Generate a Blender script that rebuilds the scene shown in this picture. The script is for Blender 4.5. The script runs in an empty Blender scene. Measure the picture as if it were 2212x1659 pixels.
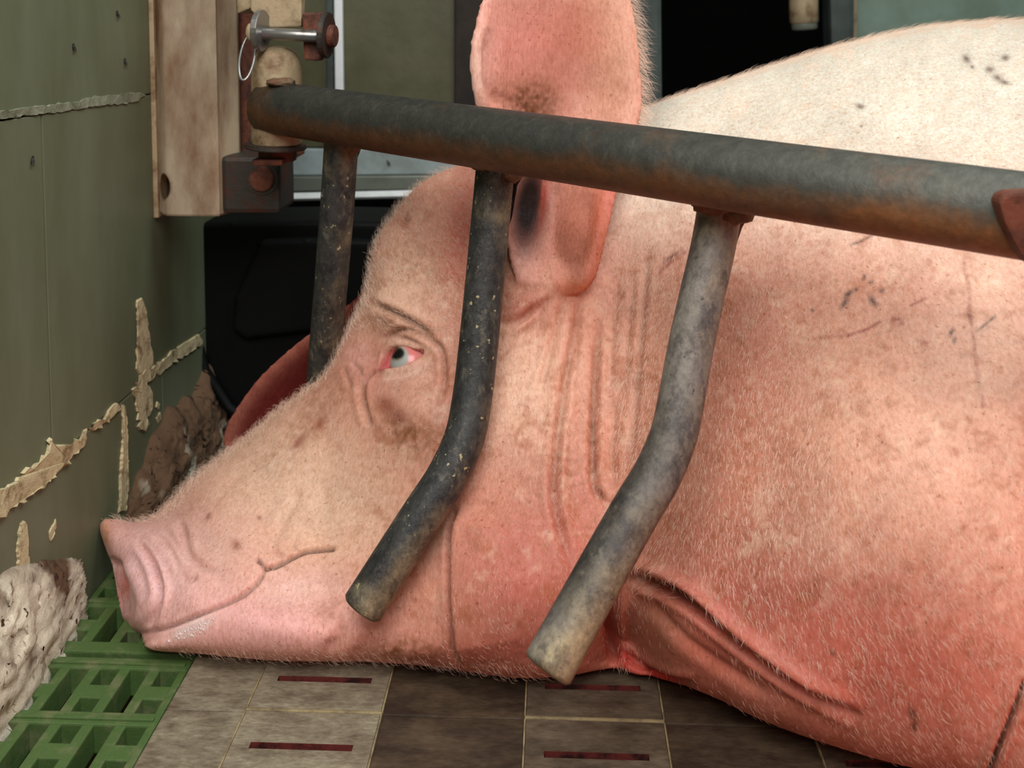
import bpy, bmesh, math, random
import numpy as np
from mathutils import Vector, Matrix
random.seed(7)
RNG = np.random.default_rng(11)
SC = bpy.context.scene
COL = SC.collection
PI = math.pi
# ------------------------------------------------------------------ camera, world, lights, exposure
FPX, PPX, PPY, CAMZ = 2200.0, 1106.0, 204.0, 0.49
PITCH, YAW = math.radians(4.0), math.radians(2.45)
cam_d = bpy.data.cameras.new('camera')
cam = bpy.data.objects.new('camera', cam_d); COL.objects.link(cam)
cam.location = (0, 0, CAMZ)
cam.rotation_euler = (PI / 2 - PITCH, 0, YAW)
cam_d.sensor_fit = 'HORIZONTAL'; cam_d.sensor_width = 36.0
cam_d.lens = FPX / 2212.0 * 36.0
cam_d.shift_y = -(829.5 - PPY) / 2212.0
cam_d.clip_start = 0.02
cam_d.dof.use_dof = True; cam_d.dof.focus_distance = 0.76; cam_d.dof.aperture_fstop = 9.0
SC.camera = cam
w = bpy.data.worlds.new('world'); SC.world = w; w.use_nodes = True
w.node_tree.nodes['Background'].inputs[0].default_value = (0.80, 0.92, 0.86, 1)
w.node_tree.nodes['Background'].inputs[1].default_value = 0.12
def area(name, loc, target, size, power, color, sy=None):
    d = bpy.data.lights.new(name, 'AREA'); d.energy = power; d.color = color
    d.shape = 'RECTANGLE'; d.size = size; d.size_y = sy or size
    o = bpy.data.objects.new(name, d); COL.objects.link(o); o.location = loc
    o.rotation_euler = (Vector(target) - Vector(loc)).to_track_quat('-Z', 'Y').to_euler()
    return o
area('window_daylight', (0.75, 0.75, 2.0), (0.15, 0.85, 0.2), 1.1, 21.5, (0.95, 1.0, 0.99), 0.7)
area('front_fill', (-0.16, -0.12, 1.16), (-0.16, 0.8, 0.14), 0.9, 20, (1.0, 0.97, 0.95), 0.8)  # added soft fill from the front, brightens face, snout and floor
area('heat_lamp', (0.52, 0.06, 0.05), (0.15, 0.75, 0.25), 0.22, 1.1, (1.0, 0.13, 0.08))
SC.view_settings.view_transform = 'Standard'; SC.view_settings.look = 'None'
SC.view_settings.gamma = 1.0; SC.view_settings.use_curve_mapping = False
SC.view_settings.exposure = 0.0
# ------------------------------------------------------------------ projection helpers
RM = np.array(cam.rotation_euler.to_matrix())
def at(u, v, Y):
    """the world point at depth Y that the photograph shows at (u, v)"""
    u = np.asarray(u, float); v = np.asarray(v, float); Y = np.asarray(Y, float)
    d = np.stack([(u - PPX) / FPX, -(v - PPY) / FPX, -np.ones_like(u)], -1) @ RM.T
    t = Y / d[..., 1]
    p = d * t[..., None]; p[..., 2] += CAMZ
    return p
def project(P):
    q = (P - np.array([0, 0, CAMZ])) @ RM
    return PPX + FPX * q[:, 0] / -q[:, 2], PPY - FPX * q[:, 1] / -q[:, 2]
def floor_depth(u, v):
    a = at(u, v, 1.0)
    return CAMZ / (CAMZ - a[..., 2])
def V(u, v, Y): return Vector(at(u, v, Y))
def wall_point(u, v, X=-0.40):
    a = at(u, v, 1.0)
    return a * np.array([1, 1, 0]) * (X / a[0]) + np.array([0, 0, CAMZ + (a[2] - CAMZ) * (X / a[0])])
def srgb(r, g, b):
    f = lambda c: (c / 255 / 12.92) if c / 255 <= 0.04045 else ((c / 255 + 0.055) / 1.055) ** 2.4
    return (f(r), f(g), f(b))
# ------------------------------------------------------------------ materials
def new_mat(name):
    m = bpy.data.materials.new(name); m.use_nodes = True
    nt = m.node_tree
    return m, nt, nt.nodes['Principled BSDF']
def N(nt, kind, **kw):
    n = nt.nodes.new(kind)
    for k, v in kw.items(): setattr(n, k, v)
    return n
def ramp(nt, fac, p0, p1, c0=(0, 0, 0, 1), c1=(1, 1, 1, 1)):
    r = N(nt, 'ShaderNodeValToRGB')
    r.color_ramp.elements[0].position = p0; r.color_ramp.elements[1].position = p1
    r.color_ramp.elements[0].color = c0; r.color_ramp.elements[1].color = c1
    nt.links.new(fac, r.inputs[0]); return r.outputs[0]
def mix(nt, fac, a, b, mode='MIX'):
    n = N(nt, 'ShaderNodeMix', data_type='RGBA', blend_type=mode)
    for s, val in ((0, fac), (6, a), (7, b)):
        if isinstance(val, (int, float)): n.inputs[s].default_value = val
        elif isinstance(val, tuple): n.inputs[s].default_value = (*val[:3], 1)
        else: nt.links.new(val, n.inputs[s])
    return n.outputs[2]
def noise(nt, scale, detail=4, rough=0.6, stretch=None, off=(0, 0, 0), kind='ShaderNodeTexNoise'):
    tc = N(nt, 'ShaderNodeTexCoord'); mp = N(nt, 'ShaderNodeMapping')
    nt.links.new(tc.outputs['Object'], mp.inputs[0])
    if stretch: mp.inputs['Scale'].default_value = stretch
    mp.inputs['Location'].default_value = off
    n = N(nt, kind); n.inputs['Scale'].default_value = scale
    if kind == 'ShaderNodeTexNoise':
        n.inputs['Detail'].default_value = detail; n.inputs['Roughness'].default_value = rough
    nt.links.new(mp.outputs[0], n.inputs['Vector'])
    return n.outputs[0]
def bump(nt, bsdf, h, strength, dist=0.002):
    b = N(nt, 'ShaderNodeBump'); b.inputs['Strength'].default_value = strength; b.inputs['Distance'].default_value = dist
    nt.links.new(h, b.inputs['Height']); nt.links.new(b.outputs[0], bsdf.inputs['Normal'])
def worn(name, base, dirt, scale=30, lo=0.45, hi=0.62, rough=0.6, metal=0.0, bmp=0.3, speck=None, stretch=None, spec=0.5, attr=None, fine=None):
    m, nt, b = new_mat(name)
    n1 = noise(nt, scale, 6, 0.65, stretch)
    f = ramp(nt, n1, lo, hi)
    if attr:
        a = N(nt, 'ShaderNodeAttribute', attribute_name=attr)
        ad = N(nt, 'ShaderNodeMath', operation='ADD')
        nt.links.new(a.outputs['Fac'], ad.inputs[0]); nt.links.new(n1, ad.inputs[1])
        f = ramp(nt, ad.outputs[0], 0.50, 1.15)
    c = mix(nt, f, base, dirt)
    if attr == 'dirt' and name.startswith('galv'):
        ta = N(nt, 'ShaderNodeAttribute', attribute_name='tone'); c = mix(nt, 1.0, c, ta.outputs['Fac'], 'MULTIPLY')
    if attr == 'dirt' and name.startswith('galv'):
        sc_ = ramp(nt, noise(nt, 85, 8, .75, (1, 1, .6), (5, 7, 2)), .54, .62); fm = N(nt, 'ShaderNodeMath', operation='MULTIPLY'); nt.links.new(sc_, fm.inputs[0]); fm.inputs[1].default_value = .08 if 'rail' in name else .38
        c = mix(nt, fm.outputs[0], c, srgb(150, 140, 118)); dk = ramp(nt, noise(nt, 60, 8, .75, (1, 1, .6), (1, 17, 2)), .40, .52, (.48, .48, .52, 1), (1, 1, 1, 1)); c = mix(nt, .3 if 'rail' in name else 1.0, c, dk, 'MULTIPLY')
    if fine:
        c = mix(nt, ramp(nt, noise(nt, scale * 5, 3, 0.7, stretch, (3, 1, 2)), 0.3, 0.75), c, fine, 'MULTIPLY')
    if speck:
        c = mix(nt, ramp(nt, noise(nt, scale * 4, 2, 0.5, None, (9, 4, 1)), 0.68, 0.72), c, speck)
    nt.links.new(c, b.inputs['Base Color'])
    b.inputs['Roughness'].default_value = rough; b.inputs['Metallic'].default_value = metal
    b.inputs['Specular IOR Level'].default_value = spec
    if bmp: bump(nt, b, noise(nt, scale * 3, 5, 0.7, stretch, (1, 2, 3)), bmp)
    return m
M = {}
M['wall'] = worn('painted_concrete', srgb(110, 117, 94), srgb(90, 95, 68), 9, .35, .7, .5, 0, .08, None, (1, 1, .35), .4, fine=(.93, .93, .9))
M['mortar'] = worn('mortar', srgb(200, 186, 146), srgb(120, 98, 62), 60, .5, .68, .9, 0, .8)
M['jointfill'] = worn('pale_joint_filler', srgb(134, 138, 116), srgb(104, 108, 84), 50, .45, .65, .8, 0, .6)
M['backing'] = worn('wall_backing', srgb(70, 72, 54), srgb(50, 50, 36), 20, .4, .6, .9)
M['footing'] = worn('crusted_plaster', srgb(214, 205, 182), srgb(95, 70, 48), 26, .5, .66, .9, 0, 1.0, srgb(60, 45, 30), attr='dirt')
M['tread'] = worn('tread_plate_iron', srgb(156, 146, 123), srgb(108, 94, 76), 34, .36, .68, .62, 0, .5, None, (1, 2.2, 1), .4, fine=(.52, .50, .47))
M['pad'] = worn('tread_pad_iron', srgb(162, 152, 129), srgb(114, 100, 82), 34, .36, .68, .6, 0, .5, None, (1, 2.2, 1), .4, fine=(.52, .50, .47))
M['treaddark'] = worn('tread_plate_stained_shaded', srgb(92, 76, 58), srgb(58, 44, 33), 20, .36, .62, .6, 0, .5, None, (1, 2.2, 1), .4, fine=(.52, .50, .47))  # brown stain plus the sow's shadow, both put into the colour
M['paddark'] = worn('tread_pad_stained_shaded', srgb(116, 102, 84), srgb(76, 62, 48), 24, .36, .66, .6, 0, .5, None, (1, 2.2, 1), .4, fine=(.52, .50, .47))  # pads right of the snout: stain and painted shadow
M['padrim'] = worn('worn_edge', srgb(158, 142, 104), srgb(104, 90, 68), 50, .45, .65, .6, 0, .4)
M['slot'] = worn('lamp_red_slot', srgb(112, 46, 40), srgb(50, 22, 20), 60, .45, .6, .6)  # heat lamp's red light painted into the slot walls
M['pit'] = worn('pit_concrete', srgb(24, 20, 17), srgb(14, 12, 10), 10, .4, .6, .9)
M['grate'] = worn('green_plastic', srgb(76, 102, 54), srgb(124, 122, 90), 40, .50, .76, .5, 0, .3, None, None, .5, fine=(.85, .88, .85))
M['galv'] = worn('galvanised_pipe', srgb(66, 66, 63), srgb(168, 150, 116), 46, .5, .7, .55, .12, .5, srgb(170, 158, 120), (1, 1, .8), .4, 'dirt', (.50, .50, .52))
M['galv_pale'] = worn('galvanised_pipe_pale', srgb(138, 130, 120), srgb(180, 162, 126), 46, .5, .7, .55, .1, .5, srgb(76, 72, 68), (1, 1, .8), .4, 'dirt', (.55, .54, .54))
M['rail'] = worn('galvanised_rail', srgb(56, 56, 50), srgb(98, 64, 38), 30, .5, .7, .52, .15, .4, None, (1, 1, 1), .4, 'dirt', (.60, .60, .60))  # on the top rail the dirt attribute also paints the warm underlight
M['weld'] = worn('weld_bead', srgb(120, 98, 74), srgb(110, 72, 48), 120, .45, .6, .6, .2, .8)
M['beige'] = worn('beige_enamel', srgb(232, 214, 184), srgb(158, 112, 78), 13, .42, .64, .5, 0, .15, None, (1, 1, .4), .5, fine=(.9, .88, .85))
M['iron'] = worn('dark_iron', srgb(62, 56, 50), srgb(84, 46, 32), 40, .5, .66, .55, .4, .3)
M['rust'] = worn('rusty_iron', srgb(112, 62, 42), srgb(70, 38, 28), 50, .45, .6, .7, .2, .5)
M['steel'] = worn('bright_steel', srgb(150, 148, 145), srgb(110, 96, 84), 50, .55, .7, .3, .8, .1)
M['tan'] = worn('dirty_tan_steel', srgb(168, 148, 116), srgb(112, 84, 56), 40, .48, .68, .6, .1, .4)
M['olive'] = worn('olive_board', srgb(92, 90, 62), srgb(76, 74, 48), 12, .4, .65, .55)
M['bluegrey'] = worn('bluegrey_board', srgb(168, 182, 182), srgb(140, 150, 146), 12, .45, .65, .5)
M['white'] = worn('white_pvc', srgb(238, 240, 240), srgb(205, 210, 206), 20, .5, .75, .35, 0, 0)
M['alu'] = worn('grey_profile', srgb(122, 128, 116), srgb(98, 102, 90), 20, .5, .75, .4, .2, .1)
M['black'] = worn('black_plastic', srgb(8, 9, 9), srgb(11, 12, 12), 30, .5, .7, .6, 0, .15, spec=.18)
M['dark'] = worn('unlit_stall_black', srgb(9, 9, 9), srgb(14, 13, 12), 8, .4, .6, .9, spec=.1)  # near-black colour stands in for the unlit stall
M['brownpost'] = worn('dark_brown_post', srgb(44, 34, 24), srgb(28, 22, 16), 20, .4, .6, .8)
M['greenpost'] = worn('grey_green_post', srgb(66, 76, 72), srgb(44, 52, 48), 16, .4, .65, .6)
M['palegreen'] = worn('pale_green_board', srgb(128, 148, 134), srgb(112, 130, 116), 10, .4, .65, .5)
M['fly'] = worn('fly_body', srgb(16, 14, 13), srgb(24, 20, 18), 300, .4, .6, .5)
M['flywing'] = worn('fly_wing', srgb(70, 66, 60), srgb(50, 46, 42), 300, .4, .6, .3)
M['foam'] = worn('saliva_foam', srgb(245, 226, 222), srgb(232, 200, 194), 120, .4, .6, .2, 0, .6)

# ------------------------------------------------------------------ object helpers
def link(name, me, m=None, parent=None):
    o = bpy.data.objects.new(name, me); COL.objects.link(o)
    if m is not None: me.materials.append(m)
    if parent is not None: o.parent = parent
    return o
def smooth(me, on=True):
    me.polygons.foreach_set('use_smooth', [on] * len(me.polygons)); me.update()
def from_bm(name, bm, m, parent=None, sm=False, bevel=0, seg=2):
    bmesh.ops.recalc_face_normals(bm, faces=bm.faces[:])
    if bevel:
        bmesh.ops.bevel(bm, geom=bm.edges[:], offset=bevel, segments=seg, affect='EDGES', clamp_overlap=True, profile=.6)
    me = bpy.data.meshes.new(name); bm.to_mesh(me); bm.free(); smooth(me, sm)
    return link(name, me, m, parent)
def tag(o, label=None, cat=None, group=None, kind=None):
    if label: o['label'] = label
    if cat: o['category'] = cat
    if group: o['group'] = group
    if kind: o['kind'] = kind
    return o
def empty(name, loc):
    o = bpy.data.objects.new(name, None); COL.objects.link(o); o.location = loc; o.empty_display_size = .03
    bpy.context.view_layer.update(); return o
def keep(o, root):
    """parent o (built in world space) to a root with a location only"""
    o.parent = root; o.matrix_parent_inverse = Matrix.Translation(-root.location); return o
def box_bm(lo, hi, bm=None):
    bm = bm or bmesh.new()
    r = bmesh.ops.create_cube(bm, size=1.0)
    for v in r['verts']:
        v.co = Vector([lo[i] + (v.co[i] + .5) * (hi[i] - lo[i]) for i in range(3)])
    return bm
def box(name, lo, hi, m, parent=None, bevel=0.0):
    return from_bm(name, box_bm(lo, hi), m, parent, False, bevel)
def prism(name, pts, d, m, parent=None, bevel=0.0, seg=2):
    """closed polygon of 3-D points, thickened along vector d"""
    bm = bmesh.new()
    a = [bm.verts.new(Vector(p)) for p in pts]; b = [bm.verts.new(Vector(p) + Vector(d)) for p in pts]
    n = len(pts)
    bm.faces.new(a); bm.faces.new(b[::-1])
    for i in range(n): bm.faces.new((a[i], a[(i + 1) % n], b[(i + 1) % n], b[i]))
    return from_bm(name, bm, m, parent, False, bevel, seg)
def catmull(P, n):
    P = np.asarray(P, float); out = []
    Q = np.vstack([2 * P[0] - P[1], P, 2 * P[-1] - P[-2]])
    for i in range(1, len(Q) - 2):
        for t in np.linspace(0, 1, n, endpoint=False):
            a, b, c, d = Q[i - 1], Q[i], Q[i + 1], Q[i + 2]
            out.append(.5 * (2 * b + (c - a) * t + (2 * a - 5 * b + 4 * c - d) * t * t + (3 * b - a - 3 * c + d) * t ** 3))
    out.append(P[-1]); return np.array(out)
def sweep(name, P, r, m, parent=None, seg=28, cap=0.4, closed=False, dirt=None, tone=None):
    """tube through the points P (radius r or list), rounded closed ends"""
    P = [Vector(p) for p in P]; n = len(P)
    R = list(r) if hasattr(r, '__len__') else [r] * n
    if not closed and cap:
        d0 = (P[0] - P[1]).normalized(); d1 = (P[-1] - P[-2]).normalized()
        k = cap
        P = [P[0] + d0 * R[0] * k * .35, P[0] + d0 * R[0] * k * .25] + P + [P[-1] + d1 * R[-1] * k * .25, P[-1] + d1 * R[-1] * k * .35]
        R = [R[0] * .62, R[0] * .88] + R + [R[-1] * .88, R[-1] * .62]; n = len(P)
    T = []
    for i in range(n):
        a = P[(i - 1) % n] if closed or i else P[0]; b = P[(i + 1) % n] if closed or i < n - 1 else P[-1]
        T.append((b - a).normalized())
    up = Vector((0, 0, 1)) if abs(T[0].z) < .9 else Vector((0, -1, 0))
    nx = T[0].cross(up).normalized()
    vs = []; dv = []; tv = []
    for i in range(n):
        nx = (nx - T[i] * nx.dot(T[i])).normalized(); ny = T[i].cross(nx)
        for k in range(seg):
            a = 2 * PI * k / seg
            o = nx * math.cos(a) + ny * math.sin(a)
            p = P[i] + o * R[i]; vs.append(p)
            dv.append(dirt(p, o, i / (n - 1)) if dirt else 0); tv.append(tone(p, o, i / (n - 1)) if tone else 1.0)
    fs = []
    for i in range(n if closed else n - 1):
        for k in range(seg):
            j = (i + 1) % n
            fs.append((i * seg + k, i * seg + (k + 1) % seg, j * seg + (k + 1) % seg, j * seg + k))
    if not closed:
        fs.append(tuple(range(seg - 1, -1, -1))); fs.append(tuple((n - 1) * seg + k for k in range(seg)))
    me = bpy.data.meshes.new(name); me.from_pydata([tuple(v) for v in vs], [], fs)
    if dirt:
        me.attributes.new('tone', 'FLOAT', 'POINT').data.foreach_set('value', tv)
        at_ = me.attributes.new('dirt', 'FLOAT', 'POINT'); at_.data.foreach_set('value', dv)
    bm = bmesh.new(); bm.from_mesh(me); bmesh.ops.recalc_face_normals(bm, faces=bm.faces[:]); bm.to_mesh(me); bm.free()
    smooth(me); return link(name, me, m, parent)
def disc(name, c, axis, r, th, m, parent=None, seg=28, bevel=.0008):
    bm = bmesh.new()
    bmesh.ops.create_cone(bm, cap_ends=True, segments=seg, radius1=r, radius2=r, depth=th)
    q = Vector((0, 0, 1)).rotation_difference(Vector(axis)).to_matrix().to_4x4()
    bmesh.ops.transform(bm, matrix=Matrix.Translation(Vector(c)) @ q, verts=bm.verts[:])
    es = [e for e in bm.edges if len(e.link_faces) == 2 and any(len(f.verts) > 4 for f in e.link_faces)]
    bmesh.ops.bevel(bm, geom=es, offset=bevel, segments=2, affect='EDGES')
    return from_bm(name, bm, m, parent, False)
def lump(name, c, size, m, parent=None, rough=.25, sub=3, seed=0):
    bm = bmesh.new(); bmesh.ops.create_icosphere(bm, subdivisions=sub, radius=1)
    rr = np.random.default_rng(seed); ph = rr.uniform(0, 6, 9)
    for v in bm.verts:
        p = v.co; k = 1 + rough * (math.sin(3 * p.x + ph[0]) * math.sin(4 * p.y + ph[1]) + .6 * math.sin(7 * p.z + ph[2]) * math.sin(6 * p.x + ph[3]))
        v.co = Vector((p.x * size[0] * k + c[0], p.y * size[1] * k + c[1], p.z * size[2] * k + c[2]))
    return from_bm(name, bm, m, parent, True)

# ------------------------------------------------------------------ setting: floor
FL = box('floor', (-0.75, -0.6, -0.30), (1.6, 2.4, -0.22), M['pit']); tag(FL, 'dark slurry pit floor below the plates', None, None, 'structure')
def quad_plate(name, x0, x1, y0, y1, zt, zb, m, parent, slot=None, bev=.0015):
    """rectangular plate, with a long slot cut through when asked for"""
    bm = bmesh.new()
    if slot is None:
        box_bm((x0, y0, zb), (x1, y1, zt), bm)
        return from_bm(name, bm, m, parent, False, bev)
    sx0, sx1, sy0, sy1 = slot
    def ring(z): return ([bm.verts.new((x, y, z)) for x, y in ((x0, y0), (x1, y0), (x1, y1), (x0, y1))],
                         [bm.verts.new((x, y, z)) for x, y in ((sx0, sy0), (sx1, sy0), (sx1, sy1), (sx0, sy1))])
    to, ti = ring(zt); bo, bi = ring(zb)
    inner = []
    for i in range(4):
        j = (i + 1) % 4
        bm.faces.new((to[i], to[j], ti[j], ti[i])); bm.faces.new((bo[j], bo[i], bi[i], bi[j]))
        bm.faces.new((to[j], to[i], bo[i], bo[j])); inner.append(bm.faces.new((ti[i], ti[j], bi[j], bi[i])))
    for f in inner: f.material_index = 1
    o = from_bm(name, bm, m, parent, False, 0); o.data.materials.append(M['slot']); return o
PX0, PITCHX, PADW, PY0, PITCHY, PADD = -0.2205, 0.2000, 0.0985, 0.6190, 0.0711, 0.0672
XE = -0.2783
for c in range(-1, 7):
    for r in range(-3, 9):
        x0 = PX0 + PITCHX * c; y0 = PY0 + PITCHY * r
        px0 = max(x0 - (PITCHX - PADW), XE); px1 = x0
        if px1 > px0:
            quad_plate('tread_plate', px0, px1, y0 - .0022, y0 + PITCHY - .0022, random.uniform(-.0018, -.0012), -.02, M['treaddark' if c >= 1 else 'tread'], FL)
        if x0 < XE: continue
        # strip between the pads, worn rim, pad with its slot
        quad_plate('tread_pad', x0 + .0012, x0 + PADW - .0012, y0, y0 + PADD, random.uniform(-.0004, .0006), -.02, M['paddark' if c >= 1 else 'pad'], FL,
                   (x0 + .014, x0 + PADW - .014, y0 + .0300, y0 + .0362))
        for xa in (x0 - .0004, x0 + PADW - .0009):
            quad_plate('pad_border', xa, xa + .0013, y0, y0 + PADD, .0004, -.02, M['padrim'], FL, None, .0005)
        quad_plate('pad_border', x0, x0 + PADW, y0 + PADD + .0004, y0 + PITCHY - .0004, .0006, -.02, M['padrim'], FL, None, .001)
# ------------------------------------------------------------------ setting: left wall of blocks with open joints
WX = -0.40
WL = box('wall_left', (WX - .10, -.3, -.25), (WX - .012, 1.30, 1.1), M['backing']); tag(WL, None, None, None, 'structure')
J = .0006
def block(y0, y1, z0, z1): return box('wall_block', (WX - .03, y0 + J, z0 + J), (WX, y1 - J, z1 - J), M['wall'], WL, .0012)
block(-.3, .30, .42, 1.1); block(.30, 1.30, .42, 1.1)
block(-.3, .774, .141, .42); block(.774, 1.30, .141, .42)
block(-.3, .52, -.2, .141); block(.52, 1.00, -.2, .141); block(1.00, 1.30, -.2, .141)
def wall_patch(name, px, th=.002, m='mortar', seed=1, jit=3.5, dens=7):
    rr = np.random.default_rng(seed); Q = []
    n = len(px)
    for i in range(n):
        a = np.array(px[i], float); b = np.array(px[(i + 1) % n], float)
        L = np.hypot(*(b - a)); k = max(1, int(L / dens))
        for t in range(k): Q.append(a + (b - a) * t / k + rr.normal(0, jit, 2) * (1 if t else .3))
    pts = [wall_point(q[0], q[1], WX) for q in Q]
    bm = bmesh.new()
    back = [bm.verts.new((WX - .001, p[1], p[2])) for p in pts]
    c = np.mean(pts, 0)
    front = [bm.verts.new((WX + th * rr.uniform(.4, 1.0), p[1] + (c[1] - p[1]) * .06, p[2] + (c[2] - p[2]) * .06)) for p in pts]
    k = len(pts)
    for i in range(k): bm.faces.new((back[i], back[(i + 1) % k], front[(i + 1) % k], front[i]))
    f = bm.faces.new(front); bmesh.ops.triangulate(bm, faces=[f])
    return from_bm(name, bm, M[m], WL)
wall_patch('mortar', [(-60, 1085), (20, 1045), (70, 1005), (100, 975), (108, 942), (116, 960), (150, 962), (188, 925), (184, 955), (150, 990), (100, 1040), (40, 1090), (-60, 1150)], .004, seed=3)
wall_patch('mortar', [(192, 925), (228, 895), (250, 870), (258, 885), (236, 905), (200, 932)], .003, seed=4, jit=4)
wall_patch('mortar', [(285, 850), (300, 810), (350, 780), (400, 740), (430, 722), (436, 738), (390, 775), (330, 815), (300, 850)], .003, seed=5, jit=4)
wall_patch('plaster_patch', [(294, 645), (306, 640), (316, 680), (322, 740), (330, 790), (300, 812), (293, 800), (297, 720)], .002, seed=6, jit=1.5)
wall_patch('plaster_patch', [(282, 840), (318, 830), (330, 850), (325, 890), (312, 935), (300, 930), (293, 880)], .0025, seed=7)
wall_patch('plaster_drip', [(262, 872), (268, 872), (272, 960), (272, 1040), (270, 1110), (254, 1110), (258, 1010), (263, 940)], .003, seed=8, jit=1)
wall_patch('plaster_patch', [(42, 1130), (50, 1122), (56, 1160), (58, 1220), (50, 1265), (38, 1260), (34, 1190)], .003, seed=9, jit=1.5)
wall_patch('plaster_patch', [(105, 1150), (118, 1120), (120, 1140), (108, 1170)], .002, seed=10, jit=1.5)
wall_patch('mortar', [(-40, 243), (60, 232), (140, 222), (215, 207), (305, 199), (318, 206), (305, 218), (200, 231), (120, 243), (50, 250), (-40, 262)], .0016, 'jointfill', 12, 1.5)
wall_patch('plaster_patch', [(335, 905), (343, 890), (346, 905), (340, 915)], .002, seed=13, jit=1)
wall_patch('plaster_patch', [(335, 880), (338, 868), (343, 872), (341, 885)], .002, seed=14, jit=1)
# crusted footing along the foot of the wall
def footing(name, y0, y1, prof, seed, dirty):
    rr = np.random.default_rng(seed); ny, nz = int((y1 - y0) / .003), 34
    def vn(a, b, s, sd):
        r2 = np.random.default_rng(sd).normal(0, 1, (64, 64))
        x = np.clip(a * s, 0, 61.9); y = np.clip(b * s, 0, 61.9); i = x.astype(int); j = y.astype(int); fx = x - i; fy = y - j
        fx = fx * fx * (3 - 2 * fx); fy = fy * fy * (3 - 2 * fy)
        return (r2[i, j] * (1 - fx) + r2[i + 1, j] * fx) * (1 - fy) + (r2[i, j + 1] * (1 - fx) + r2[i + 1, j + 1] * fx) * fy
    vs = []; dd = []
    for i in range(ny + 1):
        y = y0 + (y1 - y0) * i / ny
        h = np.interp(y, prof[0], prof[1]); tk = np.interp(y, prof[0], prof[2])
        A = np.full(nz + 1, y - y0 + .05); B = np.linspace(0, 1, nz + 1)
        e = math.sin(PI * min(1, min(i, ny - i) / 5) / 2)
        zz = (h + .010 * vn(A, A * 0 + .1, 45, seed)) * B - .012
        th = tk * np.sqrt(np.clip(1 - B ** 3, 0, 1)) * e * (1 + .10 * vn(A, B * h, 60, seed + 1) + .06 * vn(A, B * h, 220, seed + 2)) - .0015
        d = .30 * vn(A, B * h, 30, seed + 3) + .12 * vn(A, B * h, 120, seed + 4) + dirty
        for k in range(nz + 1): vs.append((WX + th[k], y + .002 * rr.normal(), zz[k])); dd.append(d[k] + .35 * max(0, B[k] - .75) / .25)
    fs = []
    for i in range(ny):
        for k in range(nz):
            a = i * (nz + 1) + k; fs.append((a, a + nz + 1, a + nz + 2, a + 1))
    me = bpy.data.meshes.new(name); me.from_pydata(vs, [], fs)
    me.attributes.new('dirt', 'FLOAT', 'POINT').data.foreach_set('value', dd)
    smooth(me); o = link(name, me, M['footing']); o['kind'] = 'structure'; return o
footing('baseboard_left', .35, .822, ([.35, .69, .75, .80, .825], [.125, .108, .085, .056, .044], [.022, .020, .016, .010, .006]), 21, .02)
footing('trim_1', .905, 1.20, ([.90, .935, 1.02, 1.2], [.045, .080, .10, .11], [.012, .020, .024, .02]), 31, .62)
# ------------------------------------------------------------------ setting: back of the house
WB = box('wall_back', (-2.6, 2.60, -.25), (2.8, 2.7, 1.6), M['dark']); WB['kind'] = 'structure'
CE = box('ceiling', (-2.6, 1.25, 1.15), (2.8, 2.7, 1.25), M['dark']); CE['kind'] = 'structure'

# ------------------------------------------------------------------ green slatted floor panels
GX0, GX1 = -0.3990, -0.2793
def grate(y_end, rows, label):
    r = empty('slatted_panel', (GX0, y_end - rows * .0618, 0)); z0_ = -.002; tag(r, label, 'floor grate', 'green slatted floor panels')
    W = GX1 - GX0; edge = .006; rib = .0084; slot = (W - 2 * edge - 4 * rib) / 5; zb = -.022
    y0 = y_end - rows * .0618 - .0138
    for k in range(6):
        x0 = GX0 + (0 if k == 0 else edge + k * slot + (k - 1) * rib); x1 = x0 + (edge if k in (0, 5) else rib)
        keep(box('rib', (x0, y0, zb), (x1, y_end, -.0006), M['grate'], None, .0012), r)
    for j in range(rows + 1):
        y = y_end - j * .0618
        keep(box('cross_bar', (GX0 + .001, y - .0136, zb), (GX1 - .001, y, 0), M['grate'], None, .0014), r)
        if j == rows: break
        keep(box('cross_ridge', (GX0 + .002, y - .0096, -.004), (GX1 - .003, y - .0058, .0016), M['grate'], None, .0008), r)
        for c in (0, 2, 4):
            x0 = GX0 + edge + c * (slot + rib)
            keep(box('bridge', (x0 - .001, y - .0138 - .0325, zb), (x0 + slot + .001, y - .0138 - .0175, -.0008), M['grate'], None, .001), r)
    r.location.z = -.0022
    return r
grate(.7460, 5, 'green plastic slatted panel in front of the snout')
grate(1.075, 5, 'green plastic slatted panel in shadow behind the snout')

# ------------------------------------------------------------------ back pieces
def slab(name, px, Y, th, m, parent=None, bev=.002):
    return prism(name, [at(u, v, Y) for u, v in px], (0, th, 0), M[m], parent, bev)
P1 = empty('pen_partition', at(800, 430, 1.36)); tag(P1, 'olive board partition with white edge strip and pale lower ledge behind the gate', 'partition')
keep(slab('board', [(560, -160), (990, -160), (990, 318), (560, 318)], 1.375, .015, 'olive', None), P1)
keep(slab('edge_strip', [(719, -160), (737, -160), (742, 260), (724, 260)], 1.362, .010, 'white', None, .002), P1)
keep(slab('edge_channel', [(702, -160), (717, -160), (722, 300), (706, 300)], 1.364, .010, 'greenpost', None, .002), P1)
keep(slab('kick_board', [(560, 322), (1040, 322), (1040, 376), (560, 380)], 1.366, .015, 'bluegrey', None), P1)
keep(slab('bottom_profile', [(560, 383), (1040, 378), (1040, 408), (560, 416)], 1.360, .022, 'alu', None), P1)
a = at(560, 418, 1.34); b = at(1040, 407, 1.34); a2 = at(560, 431, 1.326); b2 = at(1040, 419, 1.326)
keep(prism('ledge', [a, b, b2, a2], (0, .004, -.004), M['white'], None, .001), P1)
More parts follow.
